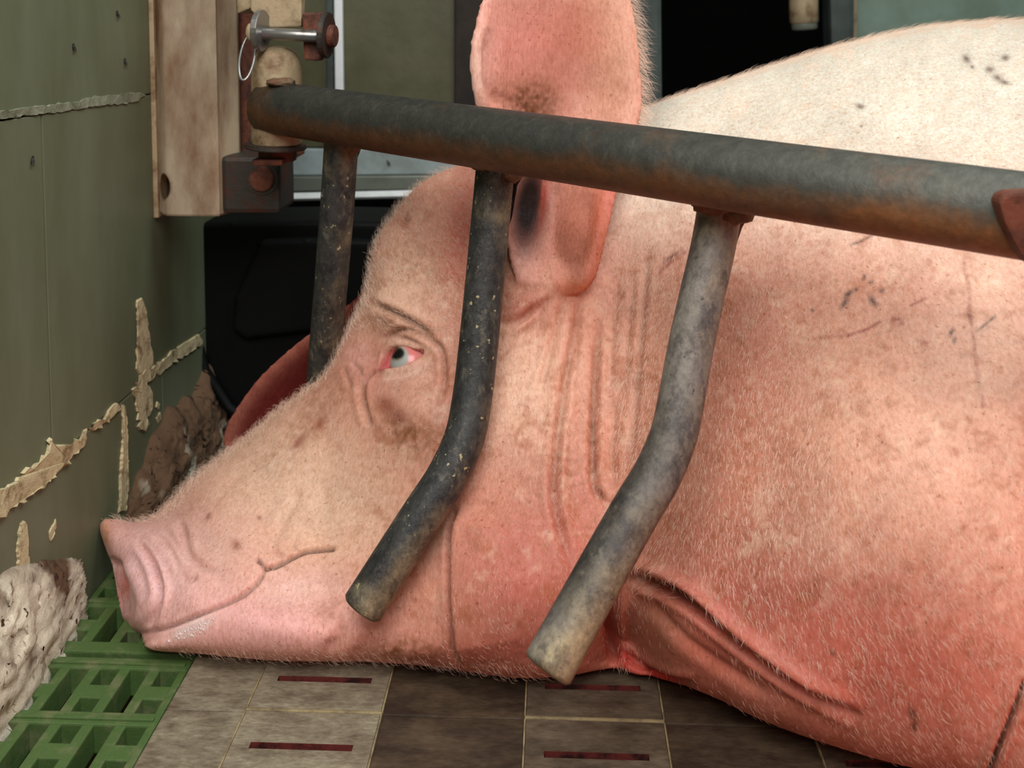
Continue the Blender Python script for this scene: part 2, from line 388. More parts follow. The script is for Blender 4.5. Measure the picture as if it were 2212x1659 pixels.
PB = prism('brown_post', [at(u, v, 1.33) for u, v in [(980, -160), (1050, -160), (1050, 330), (980, 330)]], (0, .06, 0), M['brownpost'], None, .004)
tag(PB, 'dark brown post partly hidden behind the upright ear', 'post')
PG = prism('side_post', [at(u, v, 1.30) for u, v in [(1362, -160), (1428, -160), (1432, 300), (1368, 300)]], (0, .04, 0), M['greenpost'], None, .006)
tag(PG, 'dark grey-green post just right of the upright ear', 'post')
PH = empty('hanging_pipe', at(1735, 0, 1.5)); tag(PH, 'short olive cream pipe hanging in the dark above the shoulder', 'pipe')
keep(sweep('pipe', [at(1735, -260, 1.5), at(1736, 20, 1.5), at(1737, 48, 1.5)], .0205, M['tan'], None, 20), PH)
keep(sweep('pipe_collar', [at(1737, 40, 1.5), at(1738, 62, 1.5)], .0185, M['alu'], None, 20), PH)
PQ = prism('pale_post', [at(u, v, 1.5) for u, v in [(1786, -260), (1850, -260), (1846, 300), (1800, 300)]], (0, .05, 0), M['greenpost'], None, .008)
tag(PQ, 'blurred blue-grey post between hanging pipe and pale green board', 'post')
PR = empty('rear_board', at(2000, 300, 1.58)); tag(PR, 'pale green board behind the sow back at top right', 'partition')
keep(slab('board', [(1850, -260), (2900, -260), (2900, 320), (1850, 320)], 1.585, .02, 'palegreen', None), PR)
keep(slab('edge_channel', [(1838, -260), (1853, -260), (1851, 320), (1836, 320)], 1.56, .02, 'tan', None, .002), PR)
# black trough
T_ = empty('feed_trough', at(560, 900, 1.1)); tag(T_, 'black plastic feed trough in the shadow below the hinge bracket', 'trough')
keep(prism('trough_wall', [at(u, v, 1.13) for u, v in [(350, 486), (372, 570), (420, 690), (448, 800), (500, 880), (560, 930), (820, 960), (980, 960), (980, 484), (700, 478), (500, 480)]],
     (0, .10, 0), M['black'], None, .008, 4), T_)
keep(prism('trough_panel', [at(u, v, 1.118) for u, v in [(560, 520), (660, 516), (830, 520), (830, 700), (700, 715), (530, 735), (498, 715), (505, 640)]],
     (0, .02, 0), M['black'], None, .008, 4), T_)
keep(sweep('trough_rim', [at(u, v, 1.122) for u, v in [(345, 484), (368, 570), (414, 690), (442, 800), (494, 880), (556, 930), (700, 955)]], .006, M['black'], None, 14), T_)

# ------------------------------------------------------------------ hinge bracket on the wall
BR = empty('hinge_bracket', at(420, 455, 1.0)); tag(BR, 'beige steel hinge bracket bolted to the green wall', 'bracket')
zb, zt = at(400, 458, 1.0)[2], 0.62
prof_px = [(316, 1.000), (328, .997), (341, .994), (352, .982), (372, .978), (462, .978), (476, .985), (520, 1.02)]
prof = [(at(u, 300, Y)[0], Y) for u, Y in prof_px]
Pc = catmull([(x, y, 0) for x, y in prof], 8); zs = np.linspace(zb, zt, 120)
hole = at(357, 401, .985); bm = bmesh.new(); gv_ = {}
for i_, q in enumerate(Pc):
    for j_, z in enumerate(zs): gv_[i_, j_] = bm.verts.new((q[0], q[1], z))
rx, rz = .0074, .0122
for i_ in range(len(Pc) - 1):
    for j_ in range(len(zs) - 1):
        cx = (Pc[i_][0] + Pc[i_ + 1][0]) / 2 - hole[0]; cz = (zs[j_] + zs[j_ + 1]) / 2 - hole[2]
        if (cx / rx) ** 2 + (cz / rz) ** 2 > 1: bm.faces.new((gv_[i_, j_], gv_[i_ + 1, j_], gv_[i_ + 1, j_ + 1], gv_[i_, j_ + 1]))
for v_ in [v_ for v_ in bm.verts if not v_.link_faces]: bm.verts.remove(v_)
for v_ in bm.verts:
    cx, cz = v_.co.x - hole[0], v_.co.z - hole[2]; q = math.hypot(cx / rx, cz / rz)
    if .6 < q < 1.35 and any(len(e.link_faces) == 1 for e in v_.link_edges): v_.co.x = hole[0] + cx / q; v_.co.z = hole[2] + cz / q
sol = bmesh.ops.solidify(bm, geom=bm.faces[:], thickness=.0024)
keep(from_bm('channel', bm, M['beige'], None, True), BR)
keep(box('back_plate', (at(330, 300, 1.0)[0], 1.012, zb + .004), (at(515, 300, 1.02)[0], 1.03, zt), M['iron'], None, .001), BR)
keep(box('wall_flange', (WX, .988, zb - .004), (WX + .005, 1.035, zt), M['tan'], None, .001), BR)
keep(box('hinge_plate', (at(500, 300, 1.03)[0], 1.032, at(520, 345, 1.03)[2]), (at(566, 300, 1.03)[0], 1.042, zt), M['rust'], None, .002), BR)
x0, x1 = at(488, 400, 1.0)[0], at(612, 400, 1.0)[0]
keep(box('hinge_block', (x0, .985, at(560, 462, .985)[2]), (x1, 1.045, at(560, 338, .985)[2]), M['iron'], None, .005), BR)
keep(disc('bolt_head', at(566, 386, .984), (0, 1, 0), .0125, .006, M['rust']), BR)
keep(disc('washer', at(566, 386, .985), (0, 1, 0), .017, .002, M['iron']), BR)
HY = .915
keep(disc('base_washer', at(594, 316, HY), (.05, 0, 1), .0285, .0042, M['iron']), BR)
keep(disc('base_nut', at(600, 332, .93), (0, 0, 1), .018, .014, M['rust'], None, 6), BR)
keep(box('base_arm', (at(560, 338, .93)[0], .905, at(590, 350, .93)[2]), (at(625, 338, .93)[0], .99, at(590, 337, .93)[2]), M['rust'], None, .002), BR)
keep(prism('upper_tongue', [at(u, v, .905) for u, v in [(541, -180), (651, -180), (651, 58), (582, 60), (541, 22)]], (0, .014, 0), M['tan'], None, .0015), BR)
keep(prism('upper_arm', [at(u, v, .918) for u, v in [(505, -180), (560, -180), (556, 12), (512, 30)]], (0, .085, 0), M['tan'], None, .002), BR)
for u, dm in ((668, 'rust'),):
    keep(prism('clevis_lug', [at(q, v, .90) for q, v in [(652, 28), (690, 26), (700, 60), (698, 118), (688, 132), (656, 130)]], (0, .02, 0), M[dm], None, .002), BR)
keep(disc('sleeve_seat', at(600, 304, HY), (0, 0, 1), .019, .008, M['rust']), BR)
# pin through the clevis
PN = empty('hitch_pin', at(640, 76, .893)); tag(PN, 'grey steel hitch pin with pull ring through the gate hinge', 'pin')
keep(sweep('shaft', [at(560, 72, .893), at(640, 76, .893), at(712, 79, .893)], .0056, M['steel'], None, 18), PN)
pa = Vector(at(712, 79, .893)) - Vector(at(560, 72, .893)); pa = (pa.normalized() + Vector((0, -.10, 0))).normalized()
keep(disc('washer', at(563, 66, .893), pa, .0185, .0055, M['steel']), PN)
keep(disc('washer', at(705, 76, .893), pa, .0205, .0050, M['iron']), PN)
keep(disc('pin_head', at(718, 78, .893), pa, .010, .006, M['rust']), PN)
rc = at(534, 124, .888)
keep(sweep('pull_ring', [Vector(rc) + Vector((math.cos(t) * .0065, math.sin(t) * .012, math.sin(t) * .0195)) for t in np.linspace(0, 2 * PI, 40, endpoint=False)], .0013, M['steel'], None, 10, 0, True), PN)
keep(lump('ring_lug', at(540, 70, .892), (.004, .004, .008), M['tan'], None, .1, 2, 4), PN)

# ------------------------------------------------------------------ the crate gate: rail, finger bars, sleeve
G = empty('crate_gate', at(600, 330, .9)); tag(G, 'grey metal crate gate with bent finger bars in front of the sow', 'gate')
rA = np.array(at(590, 233, .905)); rB = np.array(at(2190, 463, .549)); rd = (rB - rA) / np.linalg.norm(rB - rA)
def rail_glow_dirt(p, o, t): return .52 * min(1, max(0, -o.z + .25) * 1.6) - .06 + .06 * math.sin(p.x * 40) + .45 * max(0, 1 - t / .10)  # brown below paints the warm underlight; brown left end is real dirt
keep(sweep('top_rail', [rA + (rB - rA) * t for t in np.linspace(-.012, 1.22, 46)], .0236, M['rail'], None, 40, .4, False, rail_glow_dirt, lambda p, o, t: 1 + 1.4 * min(1, max(0, (p.x - .02) / .20))), G)
def rail_at(u):
    ts = np.linspace(-.1, 1.3, 600); P = rA + (rB - rA) * ts[:, None]; uu, vv = project(P)
    return P[np.argmin(abs(uu - u))]
def bar(path, rr=.0155, base=.0, top=0.0, end=.55, m='galv'):
    P = catmull([at(*p) for p in path], 10)
    def dirt(p, o, t): return base + end * max(0, (t - .66) / .34) ** 1.1 * (1 + .5 * o.x) + .14 * o.x * (.4 + t) - .04 + top * max(0, 1 - t / .35)
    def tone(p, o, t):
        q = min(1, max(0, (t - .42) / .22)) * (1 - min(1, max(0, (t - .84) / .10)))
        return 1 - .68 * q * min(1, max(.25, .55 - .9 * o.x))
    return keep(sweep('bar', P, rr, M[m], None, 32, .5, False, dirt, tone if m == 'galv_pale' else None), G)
bar([(739, 262, .880), (736, 330, .882), (728, 450, .886), (716, 600, .897), (704, 740, .912), (697, 820, .922), (694, 862, .930)], .0150, .02, .30, 0)
bar([(1076, 300, .806), (1070, 360, .806), (1060, 470, .800), (1046, 620, .790), (1032, 760, .778), (1020, 860, .766), (1003, 945, .752), (965, 1030, .737), (912, 1112, .722), (848, 1212, .708), (784, 1312, .696)], .0155, -.04, .24, .36)
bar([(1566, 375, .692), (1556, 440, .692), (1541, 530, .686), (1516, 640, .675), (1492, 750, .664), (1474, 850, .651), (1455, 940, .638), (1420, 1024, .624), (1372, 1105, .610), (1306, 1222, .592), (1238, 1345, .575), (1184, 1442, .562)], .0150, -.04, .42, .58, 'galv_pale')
def weld(u, v, Y, s, seed):
    keep(lump('weld', at(u, v, Y), s, M['weld'], None, .22, 3, seed), G)
weld(722, 296, .868, (.012, .006, .006), 1); weld(764, 312, .872, (.008, .007, .008), 2)
weld(1044, 354, .796, (.012, .007, .006), 3); weld(1100, 372, .799, (.010, .009, .009), 4)
weld(1520, 424, .676, (.012, .007, .008), 5); weld(1592, 452, .682, (.013, .012, .010), 6); weld(1555, 440, .678, (.018, .006, .008), 16)
def gusset(px, Y, m): return keep(prism('gusset', [at(u, v, Y) for u, v in px], (0, .005, 0), M[m], None, .0012), G)
gusset([(1098, 352), (1140, 366), (1118, 400), (1106, 470), (1096, 500)], .810, 'galv')
gusset([(752, 300), (780, 318), (770, 345), (764, 420), (756, 420)], .884, 'galv')
gusset([(1580, 432), (1628, 452), (1604, 492), (1586, 545), (1568, 590)], .694, 'weld')
keep(prism('saddle_plate', [at(u, v, .520) for u, v in [(2159, 440), (2166, 424), (2184, 416), (2230, 414), (2300, 420), (2300, 590), (2222, 572), (2206, 548), (2190, 520), (2172, 482)]], (0, .012, 0), M['rust'], None, .002), G)
# hinge sleeve with domed top
sl = [at(598, v, HY) for v in (312, 308, 240, 150, 128, 112, 103, 99)]
keep(sweep('hinge_sleeve', sl, [.0215, .0228, .0228, .0226, .021, .017, .011, .005], M['tan'], None, 36, 0), G)
weld(606, 178, .888, (.014, .008, .004), 7); weld(622, 280, .886, (.012, .008, .004), 8)

# ------------------------------------------------------------------ flies
def fly(u, v, rot, label, Y=None):
    p = wall_point(u, v, WX) if Y is None else at(u, v, Y)
    r = empty('fly', p); n = Vector((1, 0, 0)) if Y is None else Vector((0, -1, 0))
    tag(r, label, 'fly', 'flies on the wall and board')
    t = Vector((0, 0, 1)) if Y is None else Vector((0, 0, 1)); t = Matrix.Rotation(rot, 3, n) @ t; s = n.cross(t)
    basis = Matrix((s, t, n)).transposed().to_4x4()
    def piece(nm, c, sc, m):
        bm = bmesh.new(); bmesh.ops.create_icosphere(bm, subdivisions=2, radius=1)
        bmesh.ops.transform(bm, matrix=basis @ Matrix.Translation(c) @ Matrix.Diagonal((*sc, 1)), verts=bm.verts[:])
        from_bm(nm, bm, M[m], r, True)
    piece('body', (0, 0, .0011), (.0012, .0027, .0011), 'fly'); piece('head', (0, .003, .0011), (.0010, .0008, .0009), 'fly')
    for k in (-1, 1): piece('wing', (.0011 * k, -.0018, .0021), (.0009, .0024, .00012), 'flywing')
fly(157, 103, .2, 'fly on the green wall left of the bracket, below the topmost one')
fly(67, 347, -.4, 'fly lowest on the green wall, at the far left')
fly(252, 31, .3, 'fly highest on the green wall')
fly(268, 134, .1, 'fly on the green wall close to the bracket, above the horizontal joint')
fly(839, 351, .5, 'fly on the blue-grey kick board behind the gate', 1.363)

# ------------------------------------------------------------------ the sow
FZ = lambda u, v, k=.985: float(floor_depth(u, v)) * k
top = [(225, 1118, .855), (258, 1121, .858), (300, 1127, .862), (342, 1108, .87), (372, 1080, .88), (402, 1046, .885), (440, 1015, .89), (490, 975, .895), (540, 936, .90),
       (600, 886, .905), (650, 848, .908), (697, 806, .91), (728, 752, .912), (762, 692, .915), (786, 640, .918), (797, 590, .92), (803, 545, .922), (822, 500, .925), (845, 468, .93), (872, 432, .935),
       (905, 398, .94), (950, 372, .945), (1010, 350, .95), (1100, 320, .955), (1200, 290, .96), (1300, 260, .962), (1380, 236, .965), (1420, 221, .965), (1500, 194, .966), (1600, 162, .968),
       (1700, 130, .97), (1800, 100, .97), (1900, 76, .97), (2000, 56, .97), (2100, 46, .97), (2200, 42, .965), (2400, 46, .95), (2700, 90, .93), (3000, 220, .90), (3200, 500, .86), (3290, 950, .80), (3240, 1400, .72)]
bot = [(3080, 1700), (2800, 1800), (2400, 1790), (2200, 1735), (2100, 1692), (2000, 1666), (1900, 1642), (1800, 1612), (1700, 1578), (1620, 1545), (1560, 1515), (1500, 1490), (1440, 1472), (1390, 1458), (1340, 1446), (1290, 1450), (1230, 1460),
       (1150, 1466), (1080, 1462), (1000, 1450), (940, 1440), (850, 1432), (760, 1428), (680, 1425), (600, 1423), (520, 1420), (420, 1412), (350, 1408), (312, 1401)]
bot = [(u, v, FZ(u, v, .985 if u < 1500 else .965)) for u, v in bot]
nose = [(294, 1388, .80), (288, 1372, .802), (270, 1352, .808), (258, 1318, .814), (250, 1270, .822), (241, 1222, .832), (226, 1182, .84), (215, 1150, .848), (215, 1130, .853)]
OUT = catmull(top + bot + nose + [top[0]], 14)
OUT3 = OUT
STEP = 6
U0, V0, NU, NV = 150, -40, 536, 322
gu = U0 + STEP * np.arange(NU); gv = V0 + STEP * np.arange(NV)
GU, GV = np.meshgrid(gu, gv, indexing='ij')
def inside(poly, X, Y):
    r = np.zeros(X.shape, bool); n = len(poly)
    for i in range(n):
        x1, y1 = poly[i][:2]; x2, y2 = poly[(i + 1) % n][:2]
        if y1 == y2: continue
        c = (Y >= min(y1, y2)) & (Y < max(y1, y2))
        r ^= c & (X < (x2 - x1) * (Y - y1) / (y2 - y1) + x1)
    return r
def nearest(poly, X, Y):
    P = poly[:, :2]; best = np.zeros(len(X), int)
    for i in range(0, len(X), 4000):
        d = (X[i:i + 4000, None] - P[None, :, 0]) ** 2 + (Y[i:i + 4000, None] - P[None, :, 1]) ** 2
        best[i:i + 4000] = d.argmin(1)
    return best
def relax(free, init, src, h, it):
    f = init
    for _ in range(it):
        s = np.zeros_like(f)
        s[1:-1, 1:-1] = .25 * (f[2:, 1:-1] + f[:-2, 1:-1] + f[1:-1, 2:] + f[1:-1, :-2] + src * h * h)
        f = np.where(free, s, f)
    return f
def up2(c, shape):
    f = np.repeat(np.repeat(c, 2, 0), 2, 1)
    f = np.pad(f, ((0, max(0, shape[0] - f.shape[0])), (0, max(0, shape[1] - f.shape[1]))), 'edge')
    return f[:shape[0], :shape[1]]
def multires(mask, bval, src):
    """solve laplace(f) = -src with f = bval on the rim of mask"""
    f = None
    for lev in (16, 8, 4, 2, 1):
        m = mask[::lev, ::lev]; b = bval[::lev, ::lev]
        core = m.copy(); core[1:-1, 1:-1] &= m[2:, 1:-1] & m[:-2, 1:-1] & m[1:-1, 2:] & m[1:-1, :-2]
        core[0] = core[-1] = False; core[:, 0] = core[:, -1] = False
        f = b.copy() if f is None else np.where(core, up2(f, m.shape), b)
        f = relax(core, f, src, STEP * lev, 260 if lev > 1 else 160)
    return f
mask = inside(OUT, GU, GV)
for _ in range(2):   # no spikes one cell wide
    nb = np.zeros(mask.shape, int); nb[1:-1, 1:-1] = mask[2:, 1:-1].astype(int) + mask[:-2, 1:-1] + mask[1:-1, 2:] + mask[1:-1, :-2]
    mask &= nb >= 2
core = mask.copy(); core[1:-1, 1:-1] &= mask[2:, 1:-1] & mask[:-2, 1:-1] & mask[1:-1, 2:] & mask[1:-1, :-2] & mask[2:, 2:] & mask[:-2, :-2] & mask[2:, :-2] & mask[:-2, 2:]
rim = mask & ~core
near_all = np.zeros(mask.shape, int)
idx = np.argwhere(mask | True)
# depth of the outline carried to every grid point by its nearest outline sample
CG = GU[::4, ::4].ravel(), GV[::4, ::4].ravel()
nb_ = nearest(OUT, *CG); bvalc = OUT[nb_, 2].reshape(GU[::4, ::4].shape)
bval = np.repeat(np.repeat(bvalc, 4, 0), 4, 1)[:NU, :NV]
ri = np.argwhere(rim); rn = nearest(OUT, GU[rim], GV[rim]); bval[rim] = OUT[rn, 2]
YC = multires(mask, bval, 0.0)
UU = multires(mask, np.zeros(mask.shape), 2.0)
S = np.sqrt(np.clip(UU, 0, None))
kk = np.interp(GU, [150, 330, 480, 700, 1000, 1300, 1500, 1800, 2200, 2700], [1.05, .95, .72, .50, .42, .42, .48, .58, .66, .70])
def gauss(u, v, ru, rv, X=None, Y=None, rot=0):
    X = GU if X is None else X; Y = GV if Y is None else Y
    c, s = math.cos(rot), math.sin(rot); a = (X - u) * c + (Y - v) * s; b = -(X - u) * s + (Y - v) * c
    return np.exp(-(a / ru) ** 2 - (b / rv) ** 2)
TF = kk * S * YC / FPX
edge = np.clip(S / 160, 0, 1)
TF = TF + edge * (
    .020 * gauss(1130, 1270, 170, 150) + .012 * gauss(640, 1370, 170, 60) + .010 * gauss(880, 870, 90, 90)
    + .010 * gauss(860, 670, 110, 60, rot=.4) - .008 * gauss(850, 770, 70, 50) + .018 * gauss(1150, 590, 130, 90)
    + .028 * gauss(1930, 980, 330, 380) - .022 * gauss(1330, 900, 110, 420) - .045 * gauss(1140, 455, 38, 80)
    - .012 * gauss(700, 1080, 150, 110) + .006 * gauss(430, 1270, 110, 80)
    - .050 * gauss(1350, 1420, 60, 110) + .012 * gauss(1440, 1370, 90, 90))
# nose disc: the muzzle ends flat
TF = TF * (1 + .18 * gauss(310, 1250, 45, 130))
TB = .95 * np.clip(kk, .55, .8) * S * YC / FPX
YF = YC - np.maximum(TF, 0); YB = YC + TB
def sheet_mesh(mask, rim, PU, PV, F, B, clampz):
    ids = -np.ones(mask.shape, int); k = int(mask.sum()); ids[mask] = np.arange(k)
    idb = ids.copy(); inn = mask & ~rim; idb[inn] = k + np.arange(int(inn.sum()))
    pf = at(PU[mask], PV[mask], F[mask]); pb = at(PU[inn], PV[inn], B[inn])
    pb[:, 2] = np.maximum(pb[:, 2], clampz); P = np.vstack([pf, pb])
    a, b, c, d = (slice(None, -1), slice(None, -1)), (slice(1, None), slice(None, -1)), (slice(1, None), slice(1, None)), (slice(None, -1), slice(1, None))
    ok = mask[a] & mask[b] & mask[c] & mask[d]
    fr = np.stack([ids[a][ok], ids[d][ok], ids[c][ok], ids[b][ok]], 1); bk = np.stack([idb[a][ok], idb[b][ok], idb[c][ok], idb[d][ok]], 1)
    bk = bk[~(rim[a] & rim[b] & rim[c] & rim[d])[ok]] if False else bk
    return P, np.vstack([fr, bk])
PU, PV = GU.astype(float).copy(), GV.astype(float).copy()
PU[rim] = OUT[rn, 0]; PV[rim] = OUT[rn, 1]; YF[rim] = OUT[rn, 2]; YB[rim] = OUT[rn, 2]
P_body, F_body = sheet_mesh(mask, rim, PU, PV, YF, YB, .002)
def ear_sheet(poly, depth_fn, thick, step=4):
    O = catmull(list(poly) + [poly[0]], 10)
    u = np.arange(O[:, 0].min() - 8, O[:, 0].max() + 8, step); v = np.arange(O[:, 1].min() - 8, O[:, 1].max() + 8, step)
    X, Y = np.meshgrid(u, v, indexing='ij'); m = inside(O, X, Y)
    for _ in range(2):
        nb = np.zeros(m.shape, int); nb[1:-1, 1:-1] = m[2:, 1:-1].astype(int) + m[:-2, 1:-1] + m[1:-1, 2:] + m[1:-1, :-2]; m &= nb >= 2
    c = m.copy(); c[1:-1, 1:-1] &= m[2:, 1:-1] & m[:-2, 1:-1] & m[1:-1, 2:] & m[1:-1, :-2] & m[2:, 2:] & m[:-2, :-2] & m[2:, :-2] & m[:-2, 2:]
    rm = m & ~c; d = np.zeros(m.shape); fl = X[m], Y[m]
    n = nearest(O, *fl); d[m] = np.hypot(O[n, 0] - fl[0], O[n, 1] - fl[1])
    X2, Y2 = X.copy(), Y.copy(); k = nearest(O, X[rm], Y[rm]); X2[rm] = O[k, 0]; Y2[rm] = O[k, 1]; d[rm] = 0
    D = depth_fn(X2, Y2, d); th = thick * np.sqrt(np.clip(d / 26, 0, 1)) * .5
    return (*sheet_mesh(m, rm, X2, Y2, D - th, D + th, .002), O)
EAR = [(1112, 610), (1098, 560), (1080, 480), (1058, 400), (1040, 300), (1026, 215), (1016, 150), (1020, 80), (1032, 20), (1058, -50), (1110, -130), (1180, -190), (1260, -170), (1330, -90), (1362, -10),
       (1378, 70), (1386, 150), (1388, 230), (1370, 310), (1338, 405), (1318, 480), (1298, 560), (1282, 610), (1255, 634), (1210, 642), (1160, 636)]
def ear_depth(X, Y, d):
    cup = np.clip(d / 150, 0, 1); cup = cup * cup * (3 - 2 * cup)
    base = np.interp(Y, [-200, 0, 250, 450, 640], [.875, .858, .848, .838, .815])
    base = base + (X - 1200) * .00006 * np.clip((500 - Y) / 300, 0, 1)
    base = base - .016 * np.exp(-((X - 1040) / 40) ** 2) * np.exp(-((Y - 120) / 220) ** 2)     # front rim rolls forward
    base = base - .012 * np.exp(-((X - 1270) / 60) ** 2) * np.exp(-((Y - 560) / 110) ** 2)     # hind lobe stands proud
    return base + .032 * cup * np.interp(Y, [-200, 0, 200, 420, 560, 640], [.35, .6, .95, 1.0, .6, .1])
P_ear, F_ear, EAR_O = ear_sheet(EAR, ear_depth, .0085)
FEAR = [(478, 962), (486, 925), (505, 888), (556, 818), (620, 757), (690, 702), (770, 640), (800, 596), (850, 640), (860, 740), (800, 850), (690, 930), (580, 985), (510, 990)]
def fear_depth(X, Y, d):
    cup = np.clip(d / 80, 0, 1)
    return .985 + .022 * cup - (X - 650) * .00010
P_far, F_far, FAR_O = ear_sheet(FEAR, fear_depth, .012)
vs = np.vstack([P_body, P_ear, P_far]); fs = np.vstack([F_body, F_ear + len(P_body), F_far + len(P_body) + len(P_ear)])
me = bpy.data.meshes.new('pig_raw'); me.from_pydata(vs.tolist(), [], fs.tolist()); me.update()
tmp = bpy.data.objects.new('pig_raw', me); COL.objects.link(tmp)
rmod = tmp.modifiers.new('r', 'REMESH'); rmod.mode = 'VOXEL'; rmod.voxel_size = .0018; rmod.adaptivity = 0
dg = bpy.context.evaluated_depsgraph_get(); pm = bpy.data.meshes.new_from_object(tmp.evaluated_get(dg))
bpy.data.objects.remove(tmp)
nv = len(pm.vertices); co = np.empty(nv * 3); pm.vertices.foreach_get('co', co); co = co.reshape(-1, 3)
ne = len(pm.edges); ed = np.empty(ne * 2, int); pm.edges.foreach_get('vertices', ed); ed = ed.reshape(-1, 2)
deg = np.bincount(ed.ravel(), minlength=nv).astype(float)[:, None]
def lap(x):
    o = np.empty_like(x)
    for k in range(x.shape[1]):
        o[:, k] = np.bincount(ed[:, 0], x[ed[:, 1], k], nv) + np.bincount(ed[:, 1], x[ed[:, 0], k], nv)
    return o / deg - x
for _ in range(12): co = co + .55 * lap(co); co = co - .57 * lap(co)
for _ in range(3): co = co + .5 * lap(co)
def normals(c):
    pm.vertices.foreach_set('co', c.ravel()); pm.update()
    n = np.empty(nv * 3, np.float32); pm.vertex_normals.foreach_get('vector', n); return n.reshape(-1, 3).astype(float)
nrm = normals(co)
pu, pv = project(co)
view = np.array([0, 0, CAMZ]) - co; view /= np.linalg.norm(view, axis=1)[:, None]
facing = (nrm * view).sum(1)
# which vertices belong to the near ear, the far ear, the body
iu = np.clip(((pu - U0) / STEP).astype(int), 0, NU - 1); iv = np.clip(((pv - V0) / STEP).astype(int), 0, NV - 1)
yfb = np.where(mask[iu, iv], YF[iu, iv], 9.0)
in_ear = inside(EAR_O, pu, pv) | (np.hypot(pu - 1385, pv - 150) < 40)
is_ear = in_ear & ((co[:, 1] < yfb - .002) | (pv < 262)) & (co[:, 1] < .93)
is_far = (co[:, 1] > .945) & (pu < 880) & (pu > 440) & (pv < 1000) & (pv > 560)
body = ~is_ear & ~is_far
front = body & (facing > -.05) & (co[:, 1] < YC[iu, iv] + .01)
def polydist(pts, sel, n=8, taper=True):
    """distance in photo pixels of the chosen vertices from a smooth line, and the place along it"""
    P = catmull(pts, n) if len(pts) > 2 else np.linspace(pts[0], pts[1], 8)
    X, Y = pu[sel], pv[sel]; best = np.full(len(X), 1e9); tt = np.zeros(len(X)); sd = np.zeros(len(X)); L = len(P) - 1
    for i in range(L):
        a = P[i, :2]; d = P[i + 1, :2] - a; l2 = d @ d + 1e-9
        t = np.clip(((X - a[0]) * d[0] + (Y - a[1]) * d[1]) / l2, 0, 1)
        ex = X - a[0] - t * d[0]; ey = Y - a[1] - t * d[1]; q = np.hypot(ex, ey); b = q < best
        best[b] = q[b]; tt[b] = (i + t[b]) / L; sd[b] = np.sign(d[0] * ey[b] - d[1] * ex[b])
    return best, tt, sd
disp = np.zeros(nv)
dark = np.zeros(nv)     # dirt and painted shade in creases
def crease(pts, wd, depth, dirt=.3, lip=.35, who=None, full=False):  # dirt sets how dark the crease is painted, shade included
    who = front if who is None else who
    x = [p[0] for p in pts]; y = [p[1] for p in pts]; R = wd * 5
    sel = np.flatnonzero(who & (pu > min(x) - R) & (pu < max(x) + R) & (pv > min(y) - R) & (pv < max(y) + R))
    if not len(sel): return
    d, t, s = polydist(pts, sel); tp = 1.0 if full else np.clip(np.minimum(t, 1 - t) / .18, 0, 1) ** .7
    disp[sel] += tp * depth * (-np.exp(-(d / wd) ** 2) + lip * np.exp(-((d - 2.1 * wd) / (1.2 * wd)) ** 2))
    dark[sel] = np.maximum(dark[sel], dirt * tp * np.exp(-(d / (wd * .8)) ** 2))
def step(pts, wd, depth, reach, who=None):
    """skin on the right-hand side of the line stands proud and dies out over reach"""
    who = front if who is None else who
    x = [p[0] for p in pts]; y = [p[1] for p in pts]; R = reach * 2.5
    sel = np.flatnonzero(who & (pu > min(x) - R) & (pu < max(x) + R) & (pv > min(y) - R) & (pv < max(y) + R))
    d, t, s = polydist(pts, sel); tp = np.clip(np.minimum(t, 1 - t) / .15, 0, 1)
    disp[sel] += tp * depth * np.where(s > 0, np.exp(-(d / reach) ** 2) * (1 - np.exp(-(d / wd) ** 2)), 0)
def blob(u, v, ru, rv, h, rot=0, who=None):
    who = front if who is None else who
    disp[who] += h * gauss(u, v, ru, rv, pu[who], pv[who], rot)
# mouth
crease([(292, 1372), (345, 1360), (400, 1342), (460, 1318), (520, 1290), (548, 1268), (566, 1245), (574, 1228)], 4.2, .0044, .62, .08)
crease([(574, 1230), (600, 1222), (632, 1204), (660, 1192), (690, 1188), (718, 1186)], 4.5, .0048, .9, .10, full=True)
crease([(574, 1230), (565, 1220), (558, 1211)], 4.5, .003, .9, .2, full=True)
disp[front] += .0035 * gauss(500, 1235, 70, 45, pu[front], pv[front], -.5) + .003 * gauss(420, 1290, 60, 40, pu[front], pv[front], -.4)
# muzzle folds
crease([(296, 1165), (326, 1208), (342, 1250), (347, 1282), (340, 1320), (322, 1352)], 7, .0050, .25, .5)
crease([(300, 1150), (335, 1185), (360, 1225), (372, 1260)], 5, .0014, .12)
crease([(320, 1140), (352, 1165), (378, 1205), (388, 1235)], 5, .0013, .1)
crease([(352, 1140), (378, 1168), (400, 1205)], 5, .0011, .1)
crease([(385, 1120), (398, 1155), (408, 1195), (440, 1225), (470, 1238)], 8, .0030, .22)
crease([(392, 1245), (410, 1256), (430, 1250)], 6, .0025, .2)
crease([(590, 1170), (600, 1195), (618, 1205)], 5, .002, .2); crease([(630, 1180), (640, 1192)], 5, .0015, .2)
crease([(650, 1060), (615, 1120), (600, 1160)], 10, .002, .05)
# nose rim and nostril
ridge_ = [(222, 1136), (238, 1180), (266, 1210), (290, 1244), (308, 1290), (306, 1330), (296, 1362)]
crease(ridge_[2:], 15, -.0038, 0, 0)
crease([(236, 1206), (254, 1228), (264, 1256), (264, 1290), (270, 1330)], 10, .0055, .0, 0)
blob(261, 1258, 8, 26, -.008, -.10)
